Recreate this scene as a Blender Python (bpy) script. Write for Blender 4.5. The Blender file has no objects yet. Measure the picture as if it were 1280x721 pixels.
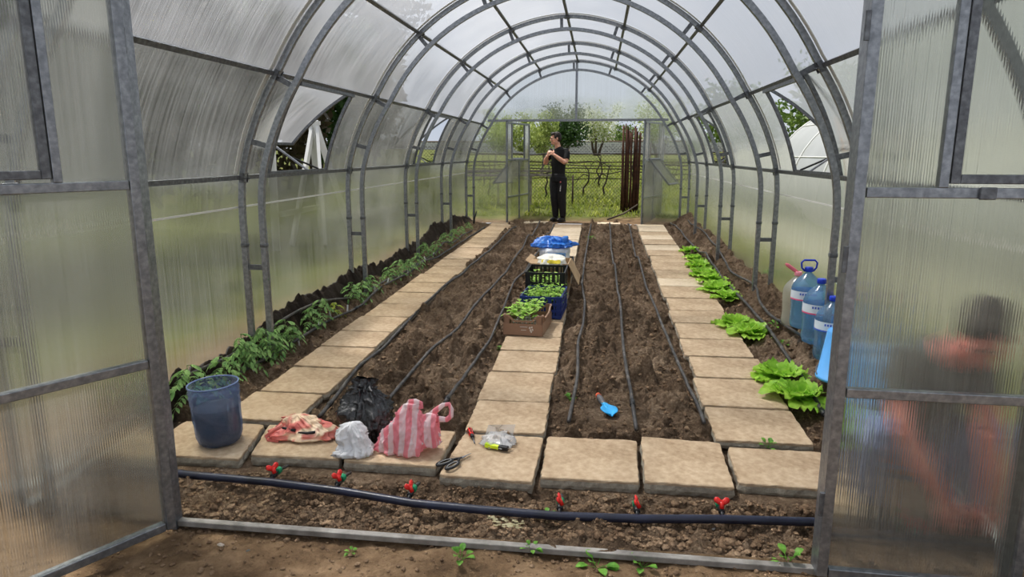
import bpy, math, random
import numpy as np
from mathutils import Vector, Matrix
random.seed(7); RNG = np.random.RandomState(11)
PI = math.pi
SC = bpy.context.scene
COL = SC.collection
R = math.radians

# ------------------------------------------------------------------ camera
F_PX, PITCH, YAW = 853.0, 11.26, -7.11
CAM = np.array([0.42, 0.0, 1.55])
fw = np.array([math.sin(R(YAW))*math.cos(R(PITCH)), math.cos(R(YAW))*math.cos(R(PITCH)), -math.sin(R(PITCH))])
rt = np.cross(fw, [0, 0, 1.0]); rt /= np.linalg.norm(rt)
up = np.cross(rt, fw)
cam_d = bpy.data.cameras.new('camera'); cam = bpy.data.objects.new('camera', cam_d); COL.objects.link(cam)
cam_d.sensor_width = 36; cam_d.lens = F_PX/1280*36; cam_d.clip_start = .02; cam_d.clip_end = 500
cam.matrix_world = Matrix(((rt[0], up[0], -fw[0], CAM[0]), (rt[1], up[1], -fw[1], CAM[1]), (rt[2], up[2], -fw[2], CAM[2]), (0, 0, 0, 1)))
SC.camera = cam
def ray(px, py): return fw + rt*(px-640)/F_PX - up*(py-360.5)/F_PX
def gp(px, py, dz=0., z0=-.02, s=.022):
    """ground point seen at a photo pixel, on the gently rising bed level"""
    w = ray(px, py); t = (z0+dz-CAM[2])/(w[2]-s*w[1])
    return CAM[0]+w[0]*t, w[1]*t
def at_y(px, py, y):
    w = ray(px, py); t = y/w[1]
    return CAM[0]+w[0]*t, CAM[2]+w[2]*t

# ------------------------------------------------------------------ helpers
def tag(o, label=None, cat=None, group=None, kind=None):
    if label: o['label'] = label
    if cat: o['category'] = cat
    if group: o['group'] = group
    if kind: o['kind'] = kind
    return o
def empty(name, loc=(0, 0, 0), rz=0., label=None, cat=None, group=None, kind=None):
    o = bpy.data.objects.new(name, None); COL.objects.link(o)
    o.location = loc; o.rotation_euler = (0, 0, rz); o.empty_display_size = .1
    return tag(o, label, cat, group, kind)
def dup(root, loc=None, rz=None, label=None, scale=None):
    r = root.copy(); COL.objects.link(r)
    if loc is not None: r.location = loc
    if rz is not None: r.rotation_euler = (0, 0, rz)
    if scale is not None: r.scale = (scale,)*3
    if label: r['label'] = label
    for ch in list(root.children):
        c = ch.copy(); COL.objects.link(c); c.parent = r
        for g in ch.children:
            d = g.copy(); COL.objects.link(d); d.parent = c
    return r

class MB:
    def __init__(s): s.v = []; s.f = []; s.uv = {}
    def add(s, vs, fs):
        b = len(s.v); s.v += [tuple(map(float, p)) for p in vs]; s.f += [tuple(i+b for i in f) for f in fs]; return b
    def box(s, x0, x1, y0, y1, z0, z1):
        s.add([(x0,y0,z0),(x1,y0,z0),(x1,y1,z0),(x0,y1,z0),(x0,y0,z1),(x1,y0,z1),(x1,y1,z1),(x0,y1,z1)],
              [(3,2,1,0),(4,5,6,7),(0,1,5,4),(1,2,6,5),(2,3,7,6),(3,0,4,7)]); return s
    def bar(s, a, b, w, h, upv=(0, 0, 1)):
        """rectangular bar from a to b, w across, h along the up-ish side"""
        a = Vector(a); b = Vector(b); d = (b-a).normalized(); u = Vector(upv)
        if abs(d.dot(u)) > .98: u = Vector((1, 0, 0))
        x = d.cross(u).normalized(); u = x.cross(d).normalized()
        P = [c + x*i*w/2 + u*j*h/2 for c in (a, b) for i, j in ((-1,-1),(1,-1),(1,1),(-1,1))]
        s.add(P, [(3,2,1,0),(4,5,6,7),(0,1,5,4),(1,2,6,5),(2,3,7,6),(3,0,4,7)]); return s
    def tube(s, path, r, n=8, cap=True, sx=1., upv=None):
        path = [Vector(p) for p in path]; m = len(path)
        rr = list(r) if hasattr(r, '__len__') else [r]*m
        T = [(path[min(i+1, m-1)]-path[max(i-1, 0)]).normalized() for i in range(m)]
        u = Vector(upv) if upv else Vector((0, 0, 1))
        if abs(T[0].dot(u)) > .95: u = Vector((1, 0, 0))
        x = T[0].cross(u).normalized(); P = []
        for i in range(m):
            x = (x - T[i]*x.dot(T[i])).normalized(); y = T[i].cross(x)
            for k in range(n):
                a = 2*PI*k/n; P.append(path[i] + (x*math.cos(a)*sx + y*math.sin(a))*rr[i])
        Fs = [(i*n+k, i*n+(k+1) % n, (i+1)*n+(k+1) % n, (i+1)*n+k) for i in range(m-1) for k in range(n)]
        if cap: Fs += [tuple(range(n-1, -1, -1)), tuple((m-1)*n+k for k in range(n))]
        s.add(P, Fs); return s
    def rings(s, R_, cap0=True, cap1=True):
        n = len(R_[0]); P = [p for r in R_ for p in r]
        Fs = [(i*n+k, i*n+(k+1) % n, (i+1)*n+(k+1) % n, (i+1)*n+k) for i in range(len(R_)-1) for k in range(n)]
        if cap0: Fs.append(tuple(range(n-1, -1, -1)))
        if cap1: Fs.append(tuple((len(R_)-1)*n+k for k in range(n)))
        s.add(P, Fs); return s
    def lathe(s, prof, c=(0, 0, 0), n=24, cap0=True, cap1=True, mod=None):
        R_ = []
        for (r, z) in prof:
            R_.append([(c[0]+r*math.cos(2*PI*k/n)*(mod(2*PI*k/n, z) if mod else 1), c[1]+r*math.sin(2*PI*k/n)*(mod(2*PI*k/n, z) if mod else 1), c[2]+z) for k in range(n)])
        return s.rings(R_, cap0, cap1)
    def ell(s, c, r, n=14, m=9, rot=None):
        c = Vector(c); P = [] ; M = rot or Matrix.Identity(3)
        P.append(c + M @ Vector((0, 0, -r[2])))
        for i in range(1, m):
            a = -PI/2+PI*i/m
            for k in range(n):
                b = 2*PI*k/n; P.append(c + M @ Vector((r[0]*math.cos(a)*math.cos(b), r[1]*math.cos(a)*math.sin(b), r[2]*math.sin(a))))
        P.append(c + M @ Vector((0, 0, r[2])))
        Fs = [(0, 1+(k+1) % n, 1+k) for k in range(n)]
        for i in range(m-2): Fs += [(1+i*n+k, 1+i*n+(k+1) % n, 1+(i+1)*n+(k+1) % n, 1+(i+1)*n+k) for k in range(n)]
        L = len(P)-1; o = 1+(m-2)*n
        Fs += [(o+k, o+(k+1) % n, L) for k in range(n)]
        s.add(P, Fs); return s
    def build(s, name, mat, parent=None, smooth=False, uv=None, noflip=True):
        me = bpy.data.meshes.new(name); me.from_pydata(s.v, [], s.f); me.update()
        if smooth: me.polygons.foreach_set('use_smooth', [True]*len(me.polygons))
        if uv is not None:
            l = me.uv_layers.new(name='UVMap')
            vi = np.empty(len(me.loops), dtype=np.int32); me.loops.foreach_get('vertex_index', vi)
            l.data.foreach_set('uv', np.asarray(uv, dtype=np.float32)[vi].ravel())
        me.materials.append(mat)
        o = bpy.data.objects.new(name, me); COL.objects.link(o)
        if parent is not None: o.parent = parent
        return o
def bevel(o, w=.003, seg=2):
    m = o.modifiers.new('bevel', 'BEVEL'); m.width = w; m.segments = seg; m.limit_method = 'ANGLE'; return o
def subsurf(o, l=1):
    m = o.modifiers.new('subd', 'SUBSURF'); m.levels = l; m.render_levels = l; return o
def fuse(o, vox=.006, it=4, fac=.5):
    m = o.modifiers.new('remesh', 'REMESH'); m.mode = 'VOXEL'; m.voxel_size = vox; m.use_smooth_shade = True
    k = o.modifiers.new('smooth', 'SMOOTH'); k.iterations = it; k.factor = fac
    return o
def blobby(o, strength, size):
    t = bpy.data.textures.new('clouds', 'CLOUDS'); t.noise_scale = size; t.noise_depth = 3
    m = o.modifiers.new('disp', 'DISPLACE'); m.texture = t; m.strength = strength; m.mid_level = .5; return o

# value noise
_P = RNG.permutation(4096)
_V = RNG.rand(4096)
def vnoise(x, y, z=0.):
    x = np.asarray(x, float); y = np.asarray(y, float); z = np.zeros_like(x)+z
    xi = np.floor(x).astype(int); yi = np.floor(y).astype(int); zi = np.floor(z).astype(int)
    fx = x-xi; fy = y-yi; fz = z-zi
    fx = fx*fx*(3-2*fx); fy = fy*fy*(3-2*fy); fz = fz*fz*(3-2*fz)
    def h(a, b, c): return _V[_P[(_P[(_P[a & 4095]+b) & 4095]+c) & 4095]]
    r = 0
    for a in (0, 1):
        for b in (0, 1):
            for c in (0, 1):
                r = r + h(xi+a, yi+b, zi+c)*(fx if a else 1-fx)*(fy if b else 1-fy)*(fz if c else 1-fz)
    return r*2-1
def fbm(x, y, z=0., o=4, g=.5):
    r = 0; a = 1; s = 1
    for i in range(o): r = r+a*vnoise(np.asarray(x)*s+17*i, np.asarray(y)*s-9*i, np.asarray(z)*s+3*i); a *= g; s *= 2.03
    return r

# ------------------------------------------------------------------ materials
def srgb(r, g, b):
    f = lambda c: (c/12.92 if c <= .04045 else ((c+.055)/1.055)**2.4)
    return (f(r/255), f(g/255), f(b/255), 1)
def newmat(name):
    m = bpy.data.materials.new(name); m.use_nodes = True; nt = m.node_tree; nt.nodes.clear()
    return m, nt, nt.nodes.new('ShaderNodeOutputMaterial')
def ramp(nt, stops):
    n = nt.nodes.new('ShaderNodeValToRGB'); e = n.color_ramp.elements
    e[0].position, e[0].color = stops[0]; e[1].position, e[1].color = stops[-1]
    for p, c in stops[1:-1]:
        q = e.new(p); q.color = c
    return n
def noise(nt, vec, scale, detail=4, rough=.55):
    n = nt.nodes.new('ShaderNodeTexNoise'); n.inputs['Scale'].default_value = scale; n.inputs['Detail'].default_value = detail; n.inputs['Roughness'].default_value = rough
    if vec is not None: nt.links.new(vec, n.inputs['Vector'])
    return n
def objco(nt): return nt.nodes.new('ShaderNodeTexCoord').outputs['Object']
def pmat(name, stops, scale=8., rough=.7, metal=0., bump=0., bscale=None, spec=.4, detail=5, trans=0., sss=0., coat=0., alpha=1.):
    """principled with a noise-driven colour ramp and optional bump"""
    m, nt, out = newmat(name); b = nt.nodes.new('ShaderNodeBsdfPrincipled')
    co = objco(nt); n = noise(nt, co, scale, detail)
    if len(stops) == 1: stops = [(.3, tuple(c*.88 for c in stops[0][:3])+(1,)), (.7, stops[0])]
    rp = ramp(nt, stops); nt.links.new(n.outputs['Fac'], rp.inputs['Fac']); nt.links.new(rp.outputs['Color'], b.inputs['Base Color'])
    b.inputs['Roughness'].default_value = rough; b.inputs['Metallic'].default_value = metal
    b.inputs['Specular IOR Level'].default_value = spec; b.inputs['Transmission Weight'].default_value = trans
    b.inputs['Coat Weight'].default_value = coat; b.inputs['Alpha'].default_value = alpha
    if sss: b.inputs['Subsurface Weight'].default_value = sss; b.inputs['Subsurface Scale'].default_value = .01
    if bump:
        n2 = noise(nt, co, bscale or scale*4, 6, .6); bp = nt.nodes.new('ShaderNodeBump'); bp.inputs['Strength'].default_value = 1.; bp.inputs['Distance'].default_value = bump
        nt.links.new(n2.outputs['Fac'], bp.inputs['Height']); nt.links.new(bp.outputs['Normal'], b.inputs['Normal'])
    nt.links.new(b.outputs[0], out.inputs['Surface']); return m
def flat(name, rgb, rough=.5, **k):
    c = srgb(*rgb); return pmat(name, [(.3, tuple(x*.9 for x in c[:3])+(1,)), (.7, c)], rough=rough, **k)
def leafmat(name, c1, c2, scale=30, rough=.5, tr=.35):
    m, nt, out = newmat(name); co = objco(nt); n = noise(nt, co, scale, 3)
    rp = ramp(nt, [(.3, srgb(*c1)), (.7, srgb(*c2))]); nt.links.new(n.outputs['Fac'], rp.inputs['Fac'])
    b = nt.nodes.new('ShaderNodeBsdfPrincipled'); b.inputs['Roughness'].default_value = rough; b.inputs['Specular IOR Level'].default_value = .3
    t = nt.nodes.new('ShaderNodeBsdfTranslucent'); mx = nt.nodes.new('ShaderNodeMixShader'); mx.inputs[0].default_value = tr
    nt.links.new(rp.outputs[0], b.inputs['Base Color']); nt.links.new(rp.outputs[0], t.inputs['Color'])
    nt.links.new(b.outputs[0], mx.inputs[1]); nt.links.new(t.outputs[0], mx.inputs[2]); nt.links.new(mx.outputs[0], out.inputs['Surface']); return m
def filmmat(name, stops, clear=.3, rough=.3, scale=12., trl=.5, stripe=None, bump=.0):
    """thin plastic film: diffuse + translucent + see-through + gloss"""
    m, nt, out = newmat(name); co = objco(nt); L = nt.links.new
    if stripe:
        w = nt.nodes.new('ShaderNodeTexWave'); w.bands_direction = stripe[0]; w.inputs['Scale'].default_value = stripe[1]; w.inputs['Distortion'].default_value = stripe[2]; w.inputs['Detail'].default_value = 1
        L(co, w.inputs['Vector']); fac = w.outputs['Fac']
    else: fac = noise(nt, co, scale, 4).outputs['Fac']
    rp = ramp(nt, stops); L(fac, rp.inputs['Fac'])
    d = nt.nodes.new('ShaderNodeBsdfDiffuse'); t = nt.nodes.new('ShaderNodeBsdfTranslucent'); a = nt.nodes.new('ShaderNodeBsdfTransparent'); g = nt.nodes.new('ShaderNodeBsdfGlossy')
    g.inputs['Roughness'].default_value = rough
    for q in (d, t, a): L(rp.outputs[0], q.inputs['Color'])
    m1 = nt.nodes.new('ShaderNodeMixShader'); m1.inputs[0].default_value = trl; L(d.outputs[0], m1.inputs[1]); L(t.outputs[0], m1.inputs[2])
    m2 = nt.nodes.new('ShaderNodeMixShader'); m2.inputs[0].default_value = clear; L(m1.outputs[0], m2.inputs[1]); L(a.outputs[0], m2.inputs[2])
    lw = nt.nodes.new('ShaderNodeLayerWeight'); lw.inputs['Blend'].default_value = .25
    mu = nt.nodes.new('ShaderNodeMath'); mu.operation = 'MULTIPLY_ADD'; mu.inputs[1].default_value = .5; mu.inputs[2].default_value = .05; L(lw.outputs['Fresnel'], mu.inputs[0])
    m3 = nt.nodes.new('ShaderNodeMixShader'); L(mu.outputs[0], m3.inputs[0]); L(m2.outputs[0], m3.inputs[1]); L(g.outputs[0], m3.inputs[2])
    if bump:
        n2 = noise(nt, co, 40, 3); bp = nt.nodes.new('ShaderNodeBump'); bp.inputs['Distance'].default_value = bump; L(n2.outputs['Fac'], bp.inputs['Height'])
        for q in (d, t, g): L(bp.outputs[0], q.inputs['Normal'])
    L(m3.outputs[0], out.inputs['Surface']); return m
def polycarb(name, haze=(.25, .6), clear=.25, rough=.22, tint=(.93, .95, .93), period=.011, ior=1.2, milk=(.86, .88, .9)):
    """twin-wall polycarbonate: fine flutes across u, dusty streaks along v"""
    m, nt, out = newmat(name); L = nt.links.new
    uv = nt.nodes.new('ShaderNodeTexCoord').outputs['UV']
    sep = nt.nodes.new('ShaderNodeSeparateXYZ'); L(uv, sep.inputs[0])
    mu = nt.nodes.new('ShaderNodeMath'); mu.operation = 'MULTIPLY'; mu.inputs[1].default_value = 2*PI/period; L(sep.outputs[0], mu.inputs[0])
    si = nt.nodes.new('ShaderNodeMath'); si.operation = 'SINE'; L(mu.outputs[0], si.inputs[0])
    bp = nt.nodes.new('ShaderNodeBump'); bp.inputs['Distance'].default_value = .0006; L(si.outputs[0], bp.inputs['Height'])
    mp = nt.nodes.new('ShaderNodeMapping'); mp.inputs['Scale'].default_value = (95, .9, 1); L(uv, mp.inputs['Vector'])
    n1 = noise(nt, mp.outputs[0], 1., 5, .6)
    n2 = noise(nt, uv, 1.6, 4, .6)
    ad = nt.nodes.new('ShaderNodeMath'); ad.operation = 'MULTIPLY_ADD'; ad.inputs[1].default_value = .55; L(n1.outputs['Fac'], ad.inputs[0])
    ad2 = nt.nodes.new('ShaderNodeMath'); ad2.operation = 'MULTIPLY'; ad2.inputs[1].default_value = .45; L(n2.outputs['Fac'], ad2.inputs[0]); L(ad2.outputs[0], ad.inputs[2])
    mr = nt.nodes.new('ShaderNodeMapRange'); mr.inputs['From Min'].default_value = .35; mr.inputs['From Max'].default_value = .68
    mr.inputs['To Min'].default_value = haze[0]; mr.inputs['To Max'].default_value = haze[1]; L(ad.outputs[0], mr.inputs['Value'])
    rf = nt.nodes.new('ShaderNodeBsdfRefraction'); rf.inputs['IOR'].default_value = ior; rf.inputs['Roughness'].default_value = rough; rf.inputs['Color'].default_value = tint+(1,); L(bp.outputs[0], rf.inputs['Normal'])
    tl = nt.nodes.new('ShaderNodeBsdfTranslucent'); tl.inputs['Color'].default_value = milk+(1,)
    df = nt.nodes.new('ShaderNodeBsdfDiffuse'); df.inputs['Color'].default_value = (.6, .6, .58, 1)
    md = nt.nodes.new('ShaderNodeMixShader'); md.inputs[0].default_value = .22; L(tl.outputs[0], md.inputs[1]); L(df.outputs[0], md.inputs[2])
    m1 = nt.nodes.new('ShaderNodeMixShader'); L(mr.outputs[0], m1.inputs[0]); L(rf.outputs[0], m1.inputs[1]); L(md.outputs[0], m1.inputs[2])
    tp = nt.nodes.new('ShaderNodeBsdfTransparent'); tp.inputs['Color'].default_value = tint+(1,)
    m2 = nt.nodes.new('ShaderNodeMixShader'); m2.inputs[0].default_value = clear; L(m1.outputs[0], m2.inputs[1]); L(tp.outputs[0], m2.inputs[2])
    gl = nt.nodes.new('ShaderNodeBsdfGlossy'); gl.inputs['Roughness'].default_value = .18; L(bp.outputs[0], gl.inputs['Normal'])
    lw = nt.nodes.new('ShaderNodeLayerWeight'); lw.inputs['Blend'].default_value = .2
    ml = nt.nodes.new('ShaderNodeMath'); ml.operation = 'MULTIPLY_ADD'; ml.inputs[1].default_value = .35; ml.inputs[2].default_value = .03; L(lw.outputs['Fresnel'], ml.inputs[0])
    m3 = nt.nodes.new('ShaderNodeMixShader'); L(ml.outputs[0], m3.inputs[0]); L(m2.outputs[0], m3.inputs[1]); L(gl.outputs[0], m3.inputs[2])
    L(m3.outputs[0], out.inputs['Surface']); return m

def soilmat(name, stops, s1=3., s2=28., bump=.012, wall_dark=False):
    m, nt, out = newmat(name); L = nt.links.new; co = objco(nt); b = nt.nodes.new('ShaderNodeBsdfPrincipled')
    a = noise(nt, co, s1, 5, .6); c = noise(nt, co, s2, 6, .65); ad = nt.nodes.new('ShaderNodeMath'); ad.operation = 'MULTIPLY_ADD'; ad.inputs[1].default_value = .5
    L(a.outputs['Fac'], ad.inputs[0]); hf = nt.nodes.new('ShaderNodeMath'); hf.operation = 'MULTIPLY'; hf.inputs[1].default_value = .5; L(c.outputs['Fac'], hf.inputs[0]); L(hf.outputs[0], ad.inputs[2])
    rp = ramp(nt, stops); L(ad.outputs[0], rp.inputs['Fac'])
    if wall_dark:  # darker soil colour along the left wall, its edge broken by noise
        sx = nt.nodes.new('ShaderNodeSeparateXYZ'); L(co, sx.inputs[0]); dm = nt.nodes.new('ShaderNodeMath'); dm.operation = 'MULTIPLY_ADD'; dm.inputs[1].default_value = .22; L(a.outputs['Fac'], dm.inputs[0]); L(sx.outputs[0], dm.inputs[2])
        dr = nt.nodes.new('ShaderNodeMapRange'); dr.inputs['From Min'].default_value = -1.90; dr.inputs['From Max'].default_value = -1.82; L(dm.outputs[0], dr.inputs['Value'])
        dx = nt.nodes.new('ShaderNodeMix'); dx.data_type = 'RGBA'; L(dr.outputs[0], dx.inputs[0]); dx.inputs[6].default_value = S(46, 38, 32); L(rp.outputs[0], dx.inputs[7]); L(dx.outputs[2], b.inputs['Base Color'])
    else: L(rp.outputs[0], b.inputs['Base Color'])
    b.inputs['Roughness'].default_value = .95; b.inputs['Specular IOR Level'].default_value = .15
    n3 = noise(nt, co, s2*2.2, 6, .7); bp = nt.nodes.new('ShaderNodeBump'); bp.inputs['Distance'].default_value = bump; L(n3.outputs['Fac'], bp.inputs['Height']); L(bp.outputs[0], b.inputs['Normal'])
    L(b.outputs[0], out.inputs['Surface']); return m

S = srgb
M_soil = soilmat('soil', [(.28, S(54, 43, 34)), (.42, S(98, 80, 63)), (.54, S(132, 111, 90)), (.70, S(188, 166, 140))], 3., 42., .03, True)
M_clod = soilmat('clod', [(.3, S(72, 56, 43)), (.5, S(118, 96, 75)), (.75, S(182, 156, 127))], 5., 40., .006)
M_yard = soilmat('yard_dirt', [(.3, S(92, 74, 56)), (.5, S(128, 106, 82)), (.7, S(162, 138, 110))], 2.2, 20., .006)
M_slab = soilmat('slab_concrete', [(.26, S(112, 92, 70)), (.42, S(162, 139, 112)), (.58, S(188, 166, 138)), (.78, S(210, 191, 165))], 2.9, 24., .003)
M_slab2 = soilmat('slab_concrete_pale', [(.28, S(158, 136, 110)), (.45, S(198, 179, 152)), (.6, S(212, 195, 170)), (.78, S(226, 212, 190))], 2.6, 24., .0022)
M_side = soilmat('slab_broken_edge', [(.28, S(112, 104, 92)), (.45, S(150, 142, 128)), (.6, S(176, 168, 152)), (.78, S(200, 192, 176))], 6., 40., .006)
M_steel = pmat('galvanised_steel', [(.3, S(118, 122, 127)), (.5, S(138, 142, 147)), (.7, S(160, 164, 169))], 45, .34, .75, .0006, 120)
M_steel2 = pmat('dull_galvanised_steel', [(.3, S(84, 86, 90)), (.5, S(104, 107, 111)), (.7, S(126, 130, 134))], 45, .45, .6, .0006, 120)
M_roof = polycarb('polycarbonate_roof', (.25, .85), .42, .28, tint=(.88, .89, .91), milk=(.70, .71, .74))
M_wallp = polycarb('polycarbonate_wall', (.04, .36), .14, .26, tint=(.80, .80, .72), milk=(.62, .63, .62))
M_door = polycarb('polycarbonate_door', (.05, .26), .2, .16, tint=(.82, .83, .77), milk=(.62, .63, .62), period=.0085)
M_back = polycarb('polycarbonate_back', (.05, .30), .4, .12, tint=(.95, .96, .93), milk=(.84, .85, .87))
M_seam = flat('pale_edge_strip', (214, 214, 208), .5)
M_hose = pmat('black_drip_pipe', [(.3, S(38, 37, 37)), (.55, S(66, 63, 61)), (.75, S(112, 106, 99))], 14, .55, 0, .0005, 90)
M_main = pmat('navy_main_pipe', [(.3, S(20, 22, 34)), (.7, S(36, 41, 62))], 8, .35, 0, .0004, 90)
M_black = flat('black_plastic', (22, 22, 24), .4)
M_red = flat('red_plastic', (214, 36, 30), .35)
M_green = flat('green_plastic', (22, 132, 88), .4)
M_white = flat('white_plastic', (232, 232, 230), .45)
M_tom = leafmat('tomato_leaf', (76, 122, 62), (160, 196, 118), 25)
M_tomy = leafmat('tomato_leaf_yellow', (120, 150, 48), (190, 196, 80), 25)
M_stem = flat('plant_stem', (110, 130, 78), .6)
M_let = leafmat('lettuce_leaf', (126, 182, 48), (188, 226, 92), 22, .42, .4)
M_seed = leafmat('seedling_leaf', (132, 184, 62), (196, 228, 118), 25, .5, .4)
M_weed = leafmat('weed_leaf', (70, 128, 40), (122, 176, 66), 30)
M_grass = leafmat('grass', (90, 116, 36), (186, 192, 86), 3.5, .6, .3)
M_bark = pmat('bark', [(.3, S(60, 50, 42)), (.7, S(104, 92, 80))], 12, .9, 0, .01, 30)
M_palebark = pmat('pale_bark', [(.3, S(110, 104, 96)), (.7, S(168, 162, 150))], 12, .9, 0, .01, 30)

# ------------------------------------------------------------------ world and sun
SUN = Vector((-.40, .20, .89)).normalized()
w = bpy.data.worlds.new('sky'); SC.world = w; w.use_nodes = True; nt = w.node_tree; nt.nodes.clear()
wo = nt.nodes.new('ShaderNodeOutputWorld'); bg = nt.nodes.new('ShaderNodeBackground'); L = nt.links.new
tc = nt.nodes.new('ShaderNodeTexCoord'); nn = noise(nt, tc.outputs['Generated'], 2.2, 5, .55)
rp = ramp(nt, [(.3, (.62, .70, .84, 1)), (.5, (.82, .87, .95, 1)), (.72, (1.05, 1.06, 1.08, 1))]); L(nn.outputs['Fac'], rp.inputs['Fac'])
dt = nt.nodes.new('ShaderNodeVectorMath'); dt.operation = 'DOT_PRODUCT'; dt.inputs[1].default_value = SUN; L(tc.outputs['Generated'], dt.inputs[0])
mx = nt.nodes.new('ShaderNodeMath'); mx.operation = 'MAXIMUM'; mx.inputs[1].default_value = 0; L(dt.outputs['Value'], mx.inputs[0])
pw = nt.nodes.new('ShaderNodeMath'); pw.operation = 'POWER'; pw.inputs[1].default_value = 24; L(mx.outputs[0], pw.inputs[0])
ml = nt.nodes.new('ShaderNodeMath'); ml.operation = 'MULTIPLY_ADD'; ml.inputs[1].default_value = 2.2; ml.inputs[2].default_value = .74; L(pw.outputs[0], ml.inputs[0])
L(rp.outputs[0], bg.inputs['Color']); L(ml.outputs[0], bg.inputs['Strength']); L(bg.outputs[0], wo.inputs['Surface'])
sd = bpy.data.lights.new('sun', 'SUN'); sd.energy = 4.8; sd.angle = R(5); sd.color = (1, .96, .90)
so = bpy.data.objects.new('sun', sd); COL.objects.link(so); so.rotation_euler = SUN.to_track_quat('Z', 'Y').to_euler(); so.location = (-6, 8, 9)
SC.view_settings.view_transform = 'Standard'; SC.view_settings.look = 'None'; SC.view_settings.gamma = 1; SC.view_settings.use_curve_mapping = False
SC.view_settings.exposure = 0.12
SC.cycles.max_bounces = 14; SC.cycles.transparent_max_bounces = 16; SC.cycles.transmission_bounces = 10; SC.cycles.use_denoising = True

# ------------------------------------------------------------------ greenhouse shell
YF, YB, BAY, ZC = 2.49, 12.99, 2.1, 1.11
ARCY = [YF+BAY*k for k in range(6)]
def zp(y): return -.02+.022*y
_TH = [0, 7.4, 30.3, 51.2, 71.4, 90]; _RR = [2.11, 2.107, 2.03, 2.05, 2.068, 2.09]
def rr(th):
    t = th if th <= 90 else 180-th
    return float(np.interp(t, _TH, _RR))
def prof(th, off=0.):
    r = rr(th)+off; return (r*math.cos(R(th)), ZC+r*math.sin(R(th)))
PUR = [7.4, 28.6, 50.0, 70.4, 90., 109.6, 130., 151.4, 172.6]
PURN = ['low on the lettuce side wall', 'above the vents on the lettuce side', 'high on the lettuce side of roof', 'first beside the ridge on lettuce side', 'along the roof ridge',
        'first beside the ridge on tomato side', 'high on the tomato side of roof', 'above the vents on the tomato side', 'low on the tomato side wall']
def arch_path(off, z0, y):
    P = [(rr(0)+off, y, z0)]
    P += [(prof(t, off)[0], y, prof(t, off)[1]) for t in np.linspace(0, 180, 61)]
    P += [(-(rr(0)+off), y, z0)]
    return P
def sweep_rect(mb, path, w, d):
    """rectangular section swept in the XZ plane: w along Y, d radial"""
    path = [Vector(p) for p in path]; m = len(path); rings_ = []
    for i in range(m):
        T = (path[min(i+1, m-1)]-path[max(i-1, 0)]).normalized(); N = Vector((T.z, 0, -T.x)); B = Vector((0, 1, 0))
        rings_.append([path[i]+N*a*d/2+B*b*w/2 for a, b in ((-1, -1), (-1, 1), (1, 1), (1, -1))])
    mb.rings(rings_); return mb
ARCHN = ['framing the open front end', 'first inside from the open front end', 'second inside from the open front end', 'third inside from the open front end', 'fourth inside, just before the back wall', 'standing against the back wall']
for k, y in enumerate(ARCY):
    a = empty('steel_arch', (0, y, zp(y)), 0, 'galvanised double steel arch ' + ARCHN[k], 'arch', 'double arches of the greenhouse')
    z0 = -.06
    def rel(P): return [(p[0], p[1]-y, p[2]-zp(y)) for p in P]
    sweep_rect(MB(), rel(arch_path(-.026, zp(y)-.05, y)), .034, .040).build('outer_tube', M_steel, a)
    sweep_rect(MB(), rel(arch_path(-.172, zp(y)-.05, y)), .034, .040).build('inner_tube', M_steel, a)
    for j, t in enumerate([3 + p*(174/180.) for p in (9.5, 27, 51, 72, 92, 111, 132, 154, 168)]):
        p0 = prof(t, -.02); p1 = prof(t, -.165)
        MB().bar((p0[0], 0, p0[1]-zp(y)), (p1[0], 0, p1[1]-zp(y)), .024, .036).build('spacer', M_steel2, a)
    for s in (-1, 1):
        MB().bar((s*(rr(0)-.02), 0, .74-zp(y)), (s*(rr(0)-.165), 0, .74-zp(y)), .024, .036).build('spacer', M_steel2, a)
        for off in (-.026, -.172):
            x = s*(rr(0)+off); bevel(MB().box(x-.026, x+.026, -.022, .022, .885-zp(y), .915-zp(y)).build('joint_sleeve', M_steel2, a), .008)
    for p in PUR:
        c = MB(); x, z = prof(p, -.036); z -= zp(y)
        t = Vector((-math.sin(R(p)), 0, math.cos(R(p)))); n = Vector((math.cos(R(p)), 0, math.sin(R(p))))
        for q in (-1, 1):
            c.bar(Vector((x, -.035, z))+t*q*.03, Vector((x, .035, z))+t*q*.03, .006, .03, n)
            c.bar(Vector((x, q*.035, z))-t*.035, Vector((x, q*.035, z))+t*.035, .006, .03, n)
        c.tube([Vector((x, -.03, z))-n*.035, Vector((x, -.03, z))+n*.01], .006, 6); c.tube([Vector((x, .03, z))-n*.035, Vector((x, .03, z))+n*.01], .006, 6)
        c.build('clamp', M_steel2, a)
for p, nm in zip(PUR, PURN):
    x, z = prof(p, -.014)
    o = MB().bar((x, YF, z), (x, YB, z), .030, .026, (math.cos(R(p)), 0, math.sin(R(p)))).build('purlin', M_steel2)
    tag(o, 'straight grey steel purlin running ' + nm, 'purlin', 'purlins running the length of the greenhouse')

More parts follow.
